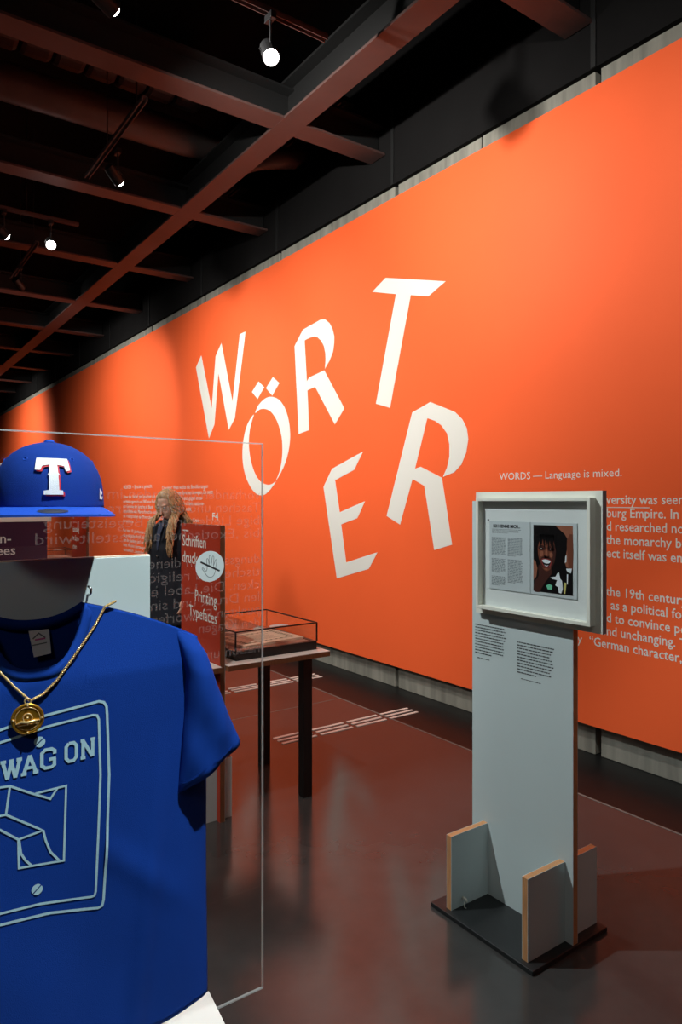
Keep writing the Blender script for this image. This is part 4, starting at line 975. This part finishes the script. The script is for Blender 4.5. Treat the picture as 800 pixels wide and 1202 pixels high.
# brim
m = MB(); T_, B_ = [], []; NB = 40; NR = 8
for i in range(NB+1):
    th = radians(-86)+radians(172)*i/NB
    p0 = crown(th, .004, -.002)
    # outline of the brim: rounded rectangle in front of the crown
    ex = math.copysign(abs(sin(th))**.62, sin(th))*.099; ey = -(.078+.094*max(0, cos(th))**.55)
    if abs(th) > radians(60): ey = -(.02+(.078-.02)*(radians(86)-abs(th))/radians(26)) if False else ey
    p1 = Vector((ex, ey, 0))
    if abs(th) > radians(78): p1 = p1.lerp(Vector((p0.x*1.04, p0.y-.01, 0)), (abs(th)-radians(78))/radians(8))
    for j in range(NR+1):
        t = j/NR; p = Vector((p0.x*(1-t)+p1.x*t, p0.y*(1-t)+p1.y*t, 0)); drop = -.011*t-.10*abs(p.x)**2*1.2
        T_.append((p.x, p.y, .004+drop)); B_.append((p.x, p.y, .0005+drop))
n = NR+1; nt_ = len(T_)
fs_ = [(i*n+j, i*n+j+1, (i+1)*n+j+1, (i+1)*n+j) for i in range(NB) for j in range(NR)]
fs_ += [tuple(nt_+v for v in f[::-1]) for f in fs_]
for i in range(NB): a = i*n+NR; b_ = (i+1)*n+NR; fs_.append((a, nt_+a, nt_+b_, b_)); a2 = i*n; b2 = (i+1)*n; fs_.append((a2, b2, nt_+b2, nt_+a2))
fs_ += [tuple([j for j in range(n)]+[nt_+j for j in range(n)][::-1]), tuple([NB*n+j for j in range(n)][::-1]+[nt_+NB*n+j for j in range(n)])]
m.add(T_+B_, fs_); br = m.build('brim', 'cap_brim', cp_, smooth=False)
m = MB(); m.flat = True
poly(m, [(.022*cos(2*pi*k/24)+.006, -.145+.017*sin(2*pi*k/24)) for k in range(24)], lambda a, b: (a, b, .0048-.011*(abs(b)-.10)/.07-.12*a*a))
m.build('brim_sticker', 'sticker_dark', br)['label'] = 'dark round sticker'
# letter T, raised embroidery
TW = [(240,212),(450,215),(451,284),(425,290),(417,258),(375,252),(378,300),(384,308),(378,316),(380,400),(400,403),(402,427),(298,427),(298,404),(325,400),(325,316),(318,308),(325,300),(325,252),(285,258),(274,284),(242,282)]
def tlogo(dx, dz, off, mt, nm):
    s_ = .0585/215
    pts = [((x-347+dx)*s_, (320-y-dz)*s_) for x, y in TW]
    # densify
    P_ = []
    for a, b in zip(pts, pts[1:]+pts[:1]):
        for k in range(3): P_.append((a[0]+(b[0]-a[0])*k/3, a[1]+(b[1]-a[1])*k/3))
    n = len(P_); cz = .052
    def F(a, b, o): 
        zz = cz+b; return crown(a/RF*1.08+.07, zz, o)
    m = MB()
    bm = bmesh.new(); vs2 = [bm.verts.new((a, b, 0)) for a, b in P_]; f = bm.faces.new(vs2); bmesh.ops.triangulate(bm, faces=[f]); bm.verts.index_update()
    tris = [tuple(v.index for v in f.verts) for f in bm.faces]; bm.free()
    m.add([F(a, b, off) for a, b in P_]+[F(a, b, -.001) for a, b in P_], tris+[(i, (i+1) % n, n+(i+1) % n, n+i) for i in range(n)])
    return m.build(nm, mt, cp_)
tlogo(10, 9, .0030, 'thread_red', 'letter_shadow')['label'] = 'red shadow of the letter T'
tlogo(0, 0, .0042, 'thread_white', 'letter')['label'] = 'white embroidered letter T'
m = MB(); m.flat = True
side = lambda a, b: crown(radians(66)+a/.09, .024+b, .0015)
for P_ in ([(-.006, -.008), (-.003, -.008), (-.001, .010), (-.003, .010)], [(-.002, .010), (.002, .004), (.006, .007), (.007, .002), (.003, -.001), (-.002, .002)], [(-.002, -.001), (.003, -.005), (.007, -.002), (.007, -.006), (.003, -.009), (-.003, -.006)]): poly(m, P_, side)
m.build('side_emblem', 'thread_white', cp_)['label'] = 'small white flag emblem'
cp_.location = (.279, 1.247, 1.587); cp_.rotation_euler.z = radians(-13)
